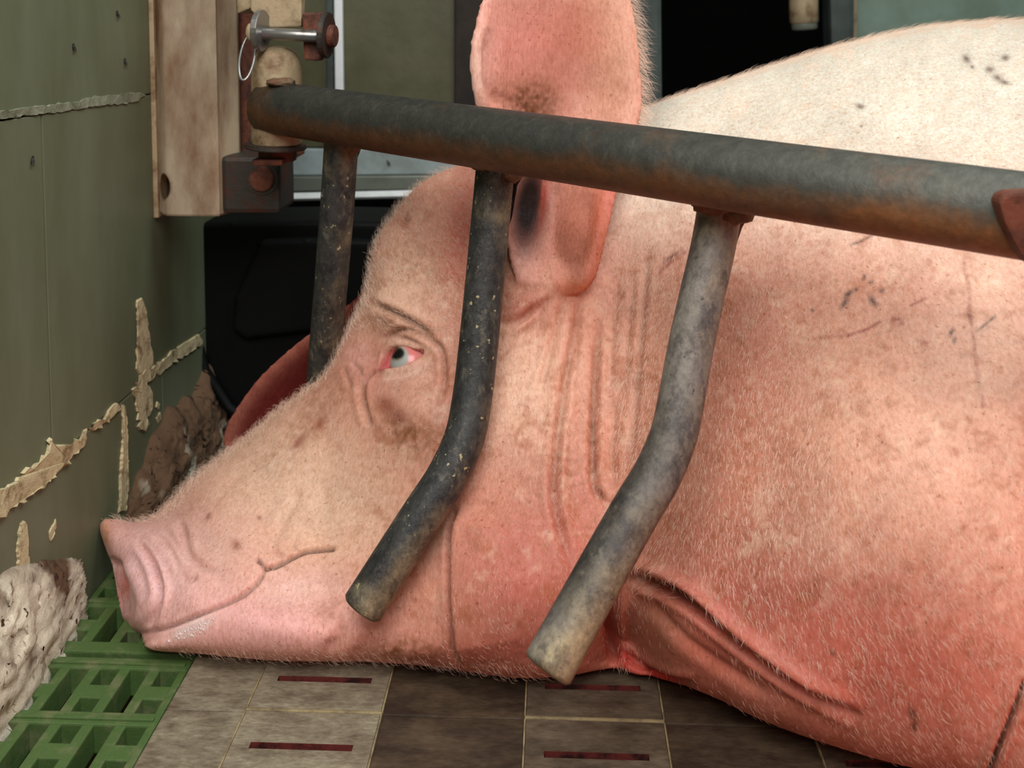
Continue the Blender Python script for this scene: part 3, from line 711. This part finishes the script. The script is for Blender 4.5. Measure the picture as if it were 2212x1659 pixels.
# eye, lids and pouch
crease([(800, 655), (835, 668), (870, 685), (905, 705), (940, 728)], 7, .0045, .75)
crease([(818, 745), (845, 722), (880, 712), (920, 728), (950, 752), (960, 790), (958, 840), (948, 880)], 6, .0036, .38)
crease([(785, 812), (782, 850), (790, 890), (802, 925)], 7, .0035, .45)
crease([(812, 800), (795, 812), (786, 830)], 5, .003, .3)
crease([(816, 790), (826, 762), (846, 746), (872, 744), (898, 752), (918, 762)], 5, -.0022, 0, 0)
crease([(818, 800), (850, 803), (886, 794), (914, 772)], 8, -.0030, 0, 0)
crease([(823, 733), (850, 726), (885, 734), (912, 748)], 4, .0016, .25)
crease([(760, 780), (775, 800), (785, 815)], 5, .0014, .1); crease([(740, 790), (752, 822), (760, 840)], 5, .0012, .1)
crease([(850, 812), (890, 810), (915, 795)], 7, .0012, .05); crease([(870, 838), (910, 835), (940, 820)], 7, .0010, .05)
blob(890, 880, 60, 45, .004)
LENS = catmull([(818, 796), (828, 774), (842, 758), (862, 752), (888, 755), (914, 758), (902, 774), (880, 786), (852, 793), (832, 798), (818, 796)], 8)
el = np.flatnonzero(front & (np.hypot(pu - 866, pv - 775) < 75))
nl = nearest(LENS, pu[el], pv[el]); dl = np.hypot(LENS[nl, 0] - pu[el], LENS[nl, 1] - pv[el]) * np.where(inside(LENS, pu[el], pv[el]), 1, -1)
eyed = np.full(nv, -99.0); eyed[el] = dl
disp -= .0075 * np.clip((eyed + 2) / 6, 0, 1)
# forehead, cheek, jowl, neck
crease([(1190, 640), (1170, 660), (1120, 690), (1075, 700)], 8, .003, .12)
for p, w_, dp, dk in [
    ([(1255, 640), (1238, 740), (1218, 850), (1204, 960), (1196, 1060), (1210, 1140), (1240, 1235)], 9, .0052, .30), ([(1215, 655), (1198, 720), (1178, 800), (1166, 850)], 7, .0022, .12),
    ([(1292, 690), (1288, 780), (1283, 880), (1280, 980), (1284, 1050), (1298, 1088)], 8, .0050, .36), ([(1335, 600), (1322, 720), (1316, 840)], 9, .0014, .05),
    ([(1372, 600), (1360, 720), (1352, 830)], 8, .0014, .05), ([(1400, 540), (1390, 640), (1380, 780), (1370, 900), (1358, 1010)], 8, .0024, .15),
    ([(1330, 860), (1322, 960), (1326, 1060)], 8, .0018, .10), ([(1232, 900), (1228, 1000), (1240, 1100)], 6, .0014, .1), ([(1250, 700), (1246, 800), (1240, 860)], 6, .0014, .1),
    ([(1175, 660), (1150, 700), (1120, 730)], 7, .0022, .1), ([(1160, 650), (1130, 690), (1095, 715)], 7, .0018, .1)]:
    crease(p, w_, dp, dk)
crease([(985, 1095), (972, 1150), (970, 1220), (972, 1300), (978, 1370), (985, 1434)], 6, .0060, .40, .15)
step([(985, 1440), (978, 1370), (972, 1300), (970, 1220), (972, 1150), (985, 1085)], 12, .010, 130)
blob(900, 1395, 70, 30, .005); blob(640, 1400, 110, 26, .004)
crease([(700, 1400), (730, 1380), (740, 1350)], 14, .003, .10)
# breast fold and folded foreleg
crease([(1360, 1262), (1385, 1250), (1430, 1262), (1490, 1294), (1560, 1345), (1640, 1405), (1740, 1475), (1860, 1550)], 12, .0110, .30, .5)
step([(1860, 1550), (1740, 1475), (1640, 1405), (1560, 1345), (1490, 1294), (1430, 1262), (1385, 1250)], 10, .010, 90)
crease([(1410, 1290), (1440, 1340), (1500, 1395), (1580, 1450), (1660, 1500)], 12, .0028, .06)
crease([(1345, 1400), (1375, 1432), (1430, 1462), (1500, 1480)], 8, .0060, .25)
crease([(1326, 1275), (1318, 1330), (1322, 1390), (1332, 1436)], 12, .012, .35)
crease([(2216, 1475), (2190, 1540), (2165, 1600), (2135, 1672)], 7, .006, .8, full=True)
# shoulder modelling
blob(1700, 1250, 240, 120, .006, .5); blob(1850, 1330, 120, 90, -.004); blob(1620, 950, 120, 260, -.004, -.1)
# ear features
ef = is_ear & (facing > -.1)
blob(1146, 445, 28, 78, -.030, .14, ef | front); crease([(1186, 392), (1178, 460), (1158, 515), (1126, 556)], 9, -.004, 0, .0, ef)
crease([(1180, 420), (1172, 480), (1150, 530), (1118, 560)], 8, .002, .1, .5, ef)
crease([(1270, 420), (1262, 500), (1240, 560), (1200, 600)], 22, .003, .0, .4, ef)
crease([(1052, 60), (1052, 140), (1060, 190), (1078, 230)], 14, .004, .1, .5, ef)
co = co + nrm * disp[:, None]
for _ in range(1): co = co + .35 * lap(co)
nrm = normals(co)
# fine skin relief, by position along the hide
def vnoise(x, y, s, seed):
    g = np.random.default_rng(seed).uniform(0, 1, (257, 257)); x = (x * s) % 256; y = (y * s) % 256; i = x.astype(int); j = y.astype(int); fx = x - i; fy = y - j
    fx = fx * fx * (3 - 2 * fx); fy = fy * fy * (3 - 2 * fy)
    return (g[i, j] * (1 - fx) + g[i + 1, j] * fx) * (1 - fy) + (g[i, j + 1] * (1 - fx) + g[i + 1, j + 1] * fx) * fy
# ---- colour of the hide
def lerp(c, col, a): return c + (np.array(col) - c) * a[:, None]
cream, pink, rose, red = srgb(248, 212, 186), srgb(230, 168, 144), srgb(192, 106, 94), srgb(190, 92, 76)
pale, brown, dirt_shade_c = srgb(224, 219, 204), srgb(136, 84, 44), srgb(70, 42, 26)
c = np.tile(np.array(pink), (nv, 1))
def rn(s_, sd): 
    a_, b_ = pu * .82 + pv * .57, pv * .82 - pu * .57; q, r = pu * .36 - pv * .93, pv * .36 + pu * .93
    return np.clip((vnoise(a_ + 5000, b_ + 5000, s_, sd) * .5 + vnoise(q + 5000, r + 5000, s_ * 1.37, sd + 50) * .5 - .5) * 1.5 + .5, 0, 1)
n1 = rn(1 / 90, 1); n2 = rn(1 / 26, 2); n3 = rn(1 / 8, 3)
def tint(u, v, ru, rv, col, k, rot=0, who=None):
    global c
    a = k * gauss(u, v, ru, rv, pu, pv, rot)
    if who is not None: a = a * who
    c = lerp(c, col, np.clip(a, 0, 1))
# back and crest pale
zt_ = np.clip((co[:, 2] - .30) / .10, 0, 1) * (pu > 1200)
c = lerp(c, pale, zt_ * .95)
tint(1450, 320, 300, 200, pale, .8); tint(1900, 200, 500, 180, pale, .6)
tint(560, 1010, 170, 130, cream, .75, -.6); tint(720, 1090, 170, 130, cream, .9); tint(640, 1010, 120, 90, cream, .5); tint(850, 620, 110, 120, cream, .7); tint(930, 740, 90, 60, cream, .2)
tint(1120, 850, 110, 150, cream, .7); tint(1800, 850, 320, 220, cream, .22); tint(1780, 1200, 120, 80, cream, .45); tint(2150, 700, 120, 200, cream, .5); tint(2050, 1100, 200, 260, cream, .35)  # the pale streak low on the shoulder is painted shading
tint(330, 1250, 150, 140, srgb(255, 210, 212), .95); tint(560, 1350, 240, 80, srgb(255, 198, 196), .85); tint(470, 1190, 110, 80, srgb(252, 206, 190), .6); tint(640, 1270, 90, 40, srgb(253, 214, 204), .7); tint(416, 1352, 50, 17, srgb(255, 232, 228), .8, -.42); tint(258, 1262, 9, 40, srgb(196, 96, 84), .8); tint(228, 1150, 10, 40, srgb(206, 150, 100), .6); tint(820, 790, 90, 70, rose, .45)
tint(1120, 1230, 150, 170, rose, .85); tint(1250, 1150, 100, 200, rose, .4); tint(1600, 1300, 260, 160, rose, .8, .5); tint(1620, 800, 120, 260, rose, .4); tint(1950, 1450, 420, 220, red, .75, .3); tint(1560, 900, 110, 330, srgb(214, 140, 116), .6)  # darker shoulder shading and lamp glow on the breast, painted over skin red
tint(1480, 1400, 150, 90, red, .55, .5); tint(1000, 500, 50, 170, red, .75, .15); tint(985, 900, 40, 200, red, .35); tint(1060, 1400, 160, 60, red, .5); tint(1340, 1380, 40, 80, red, .6); tint(1420, 1462, 80, 18, srgb(216, 60, 52), .9, .42); tint(1450, 1375, 90, 55, srgb(220, 148, 124), .75, .6); tint(1350, 1420, 24, 40, srgb(206, 64, 58), .7); tint(1130, 660, 70, 40, red, .5)  # lamp-glow reds and the foreleg lobe's highlight, painted into the hide
# ears
c[is_ear] = np.array(srgb(232, 172, 154)); c[is_far] = np.array(srgb(128, 48, 44))  # the far ear's shade is painted in as maroon
tint(1130, 90, 110, 120, srgb(238, 160, 150), .8, 0, is_ear); tint(1320, 120, 70, 200, srgb(234, 186, 160), .8, 0, is_ear); tint(1030, 160, 22, 120, srgb(244, 204, 188), .7, 0, is_ear)
tint(1155, 215, 66, 62, brown, 1.0, 0, is_ear * (n3 * .6 + .6)); tint(1145, 225, 50, 40, dirt_shade_c, .7, 0, is_ear * (n3 * .9 + .3)); tint(1225, 80, 90, 120, srgb(208, 126, 104), .7, 0, is_ear); tint(1085, 200, 18, 26, brown, .5, 0, is_ear * n3)
tint(1240, 500, 80, 130, srgb(204, 124, 98), .85, 0, is_ear); tint(1295, 480, 26, 150, srgb(214, 112, 78), .8, .12, is_ear); tint(1245, 622, 60, 22, srgb(210, 120, 80), .8, 0, is_ear); tint(1350, 420, 40, 60, srgb(240, 130, 124), .6, 0, is_ear)
tint(1142, 440, 27, 84, srgb(34, 12, 9), 1.0, .14); tint(1150, 445, 40, 96, srgb(96, 34, 28), .7, .14); tint(1142, 440, 30, 84, srgb(20, 7, 5), 1.25, .14); tint(1178, 430, 8, 50, srgb(196, 84, 66), .8, .14)  # shade inside the ear canal painted near-black, with a red glow streak
for q in [(484, 950), (492, 915), (506, 886), (528, 852), (556, 818), (588, 786), (620, 757), (655, 728), (690, 702), (730, 672)]:
    tint(q[0] + 4, q[1] + 4, 24, 24, srgb(196, 124, 106), .75, 0, is_far)
# dirt
def dirt(u, v, ru, rv, k, rot=0, col=brown):
    global c
    a = k * gauss(u, v, ru, rv, pu, pv, rot) * np.clip((n2 * .55 + n3 * .6 - .28) * 1.7, 0, 1); c = lerp(c, col, np.clip(a, 0, .95) * front)
for q in [(1200, 1000, 130, 200, .28), (1290, 980, 60, 260, .28), (880, 935, 60, 40, .9, .5), (970, 850, 40, 130, .5), (920, 600, 60, 110, .55, -.4), (830, 1080, 110, 120, .30), (620, 960, 120, 60, .4, -.7), (880, 1395, 100, 28, 1.0), (715, 1320, 40, 30, .7),
          (850, 700, 70, 22, .6, .35), (1700, 980, 200, 160, .35), (1430, 980, 90, 300, .2), (470, 1080, 80, 40, .25, -.6), (700, 860, 40, 90, .4, .7), (1560, 640, 60, 120, .25), (1900, 620, 120, 70, .35), (1640, 1150, 120, 80, .3), (955, 1000, 50, 80, .5)]:
    dirt(*q)
def spot(u, v, r, col, k=.85, el=1.0, rot=0):
    global c
    c = lerp(c, col, k * gauss(u, v, r * el, r, pu, pv, rot) * front)
sore = srgb(150, 80, 66); sc = srgb(52, 34, 40)
for u, v, r, e, ro in [(645, 955, 9, 2.2, -.9), (692, 916, 8, 2.0, -.9), (512, 1180, 10, 1.3, 1.4), (880, 474, 9, 1.8, -1.2), (842, 878, 16, 1.8, .6), (868, 900, 12, 1.4, .6), (560, 1118, 5, 1, 0), (450, 1116, 6, 1.6, -1), (560, 1216, 4, 1, 0)]: spot(u, v, r, sore, .75, e, ro)
for u, v, r, e, ro in [(1832, 635, 6, 2.2, -.7), (1825, 655, 6, 2.4, -.9), (1850, 625, 4, 1.5, -.8), (1866, 600, 4, 2, -1.1), (1885, 650, 7, 2.0, .9), (1905, 628, 5, 1.2, 0), (1880, 610, 4, 1.3, 0), (2055, 718, 5, 2.0, -1.1), (2062, 735, 4, 2, -1.2), (2094, 682, 6, 1.8, 1.2),
                       (2088, 128, 7, 1.6, .9), (2138, 150, 7, 1.4, 0), (2172, 125, 7, 1.3, 0), (2155, 168, 7, 1.6, .5), (2100, 145, 4, 1, 0), (2170, 178, 5, 2, .3), (1858, 230, 6, 1.5, .4), (1860, 273, 3, 1, 0), (1972, 1545, 8, 2.4, 1.2), (1975, 1570, 7, 1.5, 1.6), (1803, 1404, 4, 1.4, .5), (1755, 670, 4, 1, 0),
                       (1290, 535, 4, 3, -.5), (1450, 555, 4, 5, -.6), (1040, 70, 4, 1, 0), (1325, 72, 4, 1, 0)]: spot(u, v, r, sc if v < 900 and v > 400 else srgb(88, 60, 40), .9, e, ro)
def scratch(pts, wd, col, k=.8):
    global c
    x = [p[0] for p in pts]; y = [p[1] for p in pts]; sel = np.flatnonzero(front & (pu > min(x) - 30) & (pu < max(x) + 30) & (pv > min(y) - 30) & (pv < max(y) + 30))
    d, t, s = polydist(pts, sel); c[sel] = lerp(c[sel], col, k * np.exp(-(d / wd) ** 2) * (.45 + .9 * n3[sel]).clip(0, 1))
rd_ = srgb(150, 62, 56)
scratch([(1830, 725), (1870, 712), (1900, 695)], 3.5, rd_); scratch([(1840, 528), (1862, 520), (1884, 508)], 3.5, sc); scratch([(2080, 560), (2092, 620), (2096, 680), (2104, 740), (2110, 800), (2125, 880)], 4, rd_, .6)
scratch([(2112, 715), (2130, 700), (2148, 684)], 3.5, sc); scratch([(1968, 660), (2000, 645)], 3, rd_); scratch([(1930, 690), (1942, 690), (1948, 700)], 5, rd_); scratch([(1770, 728), (1830, 726)], 3, rd_, .5); scratch([(1980, 735), (2005, 742)], 4, rd_, .6)
scratch([(1780, 1290), (1790, 1300)], 3, rd_, .4); scratch([(1425, 590), (1455, 560), (1480, 545)], 4, rd_, .7); scratch([(1290, 1050), (1310, 1080), (1335, 1086)], 4, dirt_shade_c, .8); scratch([(1280, 880), (1283, 960), (1288, 1030)], 4, dirt_shade_c, .5)
mt = body * front * (1 - .85 * np.clip(gauss(460, 1270, 300, 170, pu, pv, -.35) * 1.4, 0, 1)) * np.where(pu < 760, .6, 1)
c = lerp(c, srgb(178, 108, 72), np.clip((rn(1 / 34, 21) * .6 + rn(1 / 13, 22) * .5 - .60) * 1.5, 0, .5) * mt * np.clip((pv - 300) / 250, 0, 1))
c = lerp(c, srgb(250, 218, 192), np.clip((rn(1 / 40, 31) * .6 + rn(1 / 12, 32) * .5 - .66) * 1.2, 0, .4) * mt * np.clip((1450 - pv) / 250, 0, 1))
tint(772, 772, 34, 44, srgb(240, 182, 170), .75); tint(884, 806, 48, 15, srgb(244, 206, 190), .8, -.2); tint(900, 845, 46, 40, srgb(238, 190, 172), .5); tint(868, 738, 44, 9, srgb(242, 200, 180), .7, .15); tint(815, 702, 40, 18, brown, .35, .2)
# creases hold dirt and painted shade, lids are red
c = lerp(c, dirt_shade_c, np.clip(dark, 0, .9))
c = lerp(c, srgb(206, 92, 96), .85 * np.clip((eyed + 3) / 4, 0, 1) * front); tint(826, 796, 9, 8, srgb(150, 50, 66), .9)
c *= (.90 + .14 * n1 + .10 * (n2 - .5))[:, None]
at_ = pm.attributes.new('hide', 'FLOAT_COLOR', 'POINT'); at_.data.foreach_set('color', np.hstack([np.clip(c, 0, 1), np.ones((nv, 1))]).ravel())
m, nt, b = new_mat('sow_hide')
a_ = N(nt, 'ShaderNodeAttribute', attribute_name='hide')
cc = mix(nt, ramp(nt, noise(nt, 520, 2, .5), .30, .46, (.62, .50, .42, 1), (1, 1, 1, 1)), (1, 1, 1), (1, 1, 1))
sp = ramp(nt, noise(nt, 310, 3, .6), .26, .38, (.62, .46, .36, 1), (1, 1, 1, 1))
mo = ramp(nt, noise(nt, 70, 5, .7, None, (4, 4, 4)), .30, .72, (.95, .89, .86, 1), (1, 1, 1, 1))
st = ramp(nt, noise(nt, 330, 4, .7, (1.3, 1, .45), (2, 1, 5)), .36, .58, (.84, .76, .70, 1), (1.0, 1.0, 1.0, 1))  # stretched noise paints the small shadows between hairs
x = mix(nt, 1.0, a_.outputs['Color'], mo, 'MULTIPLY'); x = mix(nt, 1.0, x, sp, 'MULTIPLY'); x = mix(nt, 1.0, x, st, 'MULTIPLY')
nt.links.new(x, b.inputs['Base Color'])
b.inputs['Roughness'].default_value = .52; b.inputs['Specular IOR Level'].default_value = .35
b.inputs['Subsurface Weight'].default_value = .18; b.inputs['Subsurface Radius'].default_value = (1, .35, .2); b.inputs['Subsurface Scale'].default_value = .008
hb = N(nt, 'ShaderNodeMath', operation='ADD'); nt.links.new(noise(nt, 260, 4, .65, (1.4, 1, .35)), hb.inputs[0]); nt.links.new(noise(nt, 90, 3, .6), hb.inputs[1])
bump(nt, b, hb.outputs[0], .40, .0018)
HIDE = m
smooth(pm); pm.name = 'pig'; pm.materials.clear()
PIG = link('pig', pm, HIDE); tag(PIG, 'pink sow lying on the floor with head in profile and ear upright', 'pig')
# eye
def ray_depth(u, v, who): 
    k = np.argmin(np.hypot(pu - u, pv - v) + 1e6 * ~who); return co[k, 1]
er = .0185
rg = front & (np.hypot(pu - 866, pv - 774) > 58) & (np.hypot(pu - 866, pv - 774) < 80) & (eyed < -6)
en = nrm[rg].mean(0); en /= np.linalg.norm(en); ep = co[rg].mean(0)
er0 = at(864, 773, 1.0) - np.array([0, 0, CAMZ]); tq = ((ep - np.array([0, 0, CAMZ])) @ en) / (er0 @ en)
ec = np.array([0, 0, CAMZ]) + er0 * tq - en * (er + .0004) + (np.array([0, 0, CAMZ]) - ep) / np.linalg.norm(np.array([0, 0, CAMZ]) - ep) * .0024 + np.array([-.0012, 0, .0006])
bm = bmesh.new(); bmesh.ops.create_uvsphere(bm, u_segments=64, v_segments=40, radius=er); bmesh.ops.translate(bm, vec=Vector(ec), verts=bm.verts[:])
eo = from_bm('eye', bm, None, PIG, True)
em = eo.data; pc = np.empty(len(em.vertices) * 3); em.vertices.foreach_get('co', pc); pc = pc.reshape(-1, 3)
eu, ev = project(pc); fr = ((pc - ec) @ (np.array([0, 0, CAMZ]) - ec)) > 0
ecol = np.tile(np.array(srgb(204, 136, 126)), (len(pc), 1))
ang = np.hypot((eu - 858) / 1.05, ev - 771)
ecol = lerp(ecol, srgb(232, 124, 122), np.exp(-((eu - 892) / 12) ** 2) * .8 * fr)
ecol = lerp(ecol, srgb(168, 170, 164), np.clip((26 - ang) / 4, 0, 1) * fr); ecol = lerp(ecol, srgb(140, 134, 112), np.clip((20 - np.hypot(eu - 856, ev - 763)) / 7, 0, 1) * fr)
ecol = lerp(ecol, srgb(14, 14, 14), np.clip((16 - np.hypot((eu - 856) / 1.25, (ev - 763) / .95)) / 4, 0, 1) * fr)
em.attributes.new('tone', 'FLOAT_COLOR', 'POINT').data.foreach_set('color', np.hstack([ecol, np.ones((len(pc), 1))]).ravel())
m, nt, b = new_mat('eye'); a_ = N(nt, 'ShaderNodeAttribute', attribute_name='tone'); nt.links.new(a_.outputs['Color'], b.inputs['Base Color'])
b.inputs['Roughness'].default_value = .25
em.materials.clear(); em.materials.append(m); eo['label'] = 'pale grey eye with dark pupil and red rim'
# foam on the lower lip
bm = bmesh.new(); rr = np.random.default_rng(5)
for k in range(150):
    t = rr.beta(2, 2); u = 366 + 100 * t + rr.normal(0, 4); v = 1372 - 44 * t + min(1.6, abs(rr.normal(0, 1))) * 13 * (1 - abs(t - .5)) + 3
    y = ray_depth(u, v, front); r_ = rr.uniform(.0005, .0015)
    q = bmesh.ops.create_icosphere(bm, subdivisions=1 if r_ < .001 else 2, radius=r_); bmesh.ops.translate(bm, vec=Vector(at(u, v, y + r_ * .75)), verts=q['verts'])
fo = from_bm('foam', bm, M['foam'], PIG, True); tag(fo, 'white foam on the lower lip', None, None, 'stuff')
# ---- bristles
def hairs(sel_p, n, length, width, dirpx, lift, seed, jit=.35):
    rr = np.random.default_rng(seed); w_ = sel_p / sel_p.sum(); k = rr.choice(nv, n, p=w_)
    p = co[k] + rr.normal(0, .0006, (n, 3)); nn = nrm[k]; dx, dy = dirpx(pu[k], pv[k])
    ang = np.arctan2(dy, dx) + rr.normal(0, jit, n)
    d = np.cos(ang)[:, None] * RM[:, 0] - np.sin(ang)[:, None] * RM[:, 1]
    d = d - nn * (d * nn).sum(1)[:, None]; d /= np.linalg.norm(d, axis=1)[:, None] + 1e-9
    L = length * rr.uniform(.55, 1.3, n); lf = lift * rr.uniform(.4, 1.5, n)
    side = np.cross(d, view[k]); side /= np.linalg.norm(side, axis=1)[:, None] + 1e-9
    p0 = p - nn * .0004; p1 = p + (d * .5 + nn * lf[:, None] * .5) * L[:, None]; p2 = p + (d * 1.0 + nn * lf[:, None] * .62) * L[:, None]
    s = side * width * .5
    vs_ = np.stack([p0 - s, p0 + s, p1 - s * .8, p1 + s * .8, p2], 1).reshape(-1, 3)
    o = np.arange(n)[:, None] * 5
    q = o + np.array([[0, 1, 3, 2]]); t = o + np.array([[2, 3, 4]])
    return vs_, q, t
frame = (pu > -30) & (pu < 2290) & (pv > -60) & (pv < 1720)
bare = 1 - .93 * np.clip(1.3 * gauss(1146, 445, 40, 90, pu, pv, .14) + gauss(1450, 1400, 130, 110, pu, pv, .6) + gauss(1680, 1520, 240, 60, pu, pv, .5) + gauss(320, 1260, 110, 130, pu, pv), 0, 1)
vis = frame & (facing > -.25)
def wsel(mk, wt=1.0): return np.where(vis & mk, np.clip(facing, .06, 1) * wt * bare, 0.0)
def dir_body(u, v):
    t = np.clip((u - 1350) / 350, 0, 1); return .12 + .42 * t + .25 * (v < 350), .95 - .2 * (v < 350) * 2
def dir_face(u, v): return .85 + 0 * u, .25 + .55 * np.clip((v - 900) / 400, 0, 1)
def dir_ear(u, v): return 1 + 0 * u, .55 + 0 * u
setsH = [
    hairs(wsel(body & (pu > 1330) & (pv > 300)), 24000, .0060, .00026, dir_body, .16, 1, .30),
    hairs(wsel(body & (pu > 1330) & (pv <= 420)), 7000, .0060, .00026, lambda u, v: (.9 + 0 * u, .35 + 0 * u), .25, 2, .35),
    hairs(wsel(body & (pu > 1050) & (pu <= 1420) & (pv > 560)), 4000, .0036, .00022, lambda u, v: (.18 + 0 * u, .98 + 0 * u), .2, 3, .2),
    hairs(wsel(body & (pu > 560) & (pu <= 1100) & (pv > 560)), 4000, .0042, .00024, dir_face, .25, 4),
    hairs(wsel(body & (pu > 300) & (pu <= 700)), 1500, .0032, .00022, dir_face, .3, 5),
    hairs(wsel(body & (pu > 700) & (pu < 1040) & (pv > 340) & (pv < 720)), 3000, .0052, .00024, lambda u, v: (-.35 + 0 * u, -.35 + 0 * u), .5, 6, .5),
    hairs(np.where(frame & body & (np.abs(facing) < .35) & (pv < 1130) & (pu < 1000), 1.0, 0), 4200, .0075, .00026, lambda u, v: (-.3 + 0 * u, -.7 + 0 * u), .9, 7, .6),
    hairs(np.where(frame & body & (np.abs(facing) < .28) & (pv < 420) & (pu > 1380), 1.0, 0), 2600, .0120, .00030, lambda u, v: (1 + 0 * u, -.1 + 0 * u), .35, 8, .3),
    hairs(np.where(is_ear & (pu > 1340) & (pv < 330) & (facing < .55), 1.0, 0), 1500, .0150, .00030, dir_ear, .7, 9, .3),
    hairs(np.where(frame & body & (np.abs(facing) < .5) & (pv > 1400) & (pu < 1200) & (pu > 380), 1.0, 0), 700, .0055, .00020, lambda u, v: (.8 + 0 * u, .4 + 0 * u), .7, 10, .6)]
setsH.append(hairs(np.where(frame & body & (np.hypot(pu - 752, pv - 735) < 30), 1.0, 0), 22, .0200, .00020, lambda u, v: (-1 + 0 * u, .12 + 0 * u), .35, 12, .35))
HV, HQ, HT, o_ = [], [], [], 0
for v_, q_, t_ in setsH: HV.append(v_); HQ += (q_ + o_).tolist(); HT += (t_ + o_).tolist(); o_ += len(v_)
hm = bpy.data.meshes.new('bristles'); hm.from_pydata(np.vstack(HV).tolist(), [], HQ + HT)
m, nt, b = new_mat('bristle'); b.inputs['Base Color'].default_value = (*srgb(240, 208, 184), 1); b.inputs['Roughness'].default_value = .4
b.inputs['Transmission Weight'].default_value = 0; b.inputs['Alpha'].default_value = .5
smooth(hm); HO = link('bristles', hm, m, PIG); tag(HO, 'short white bristles', None, None, 'stuff')
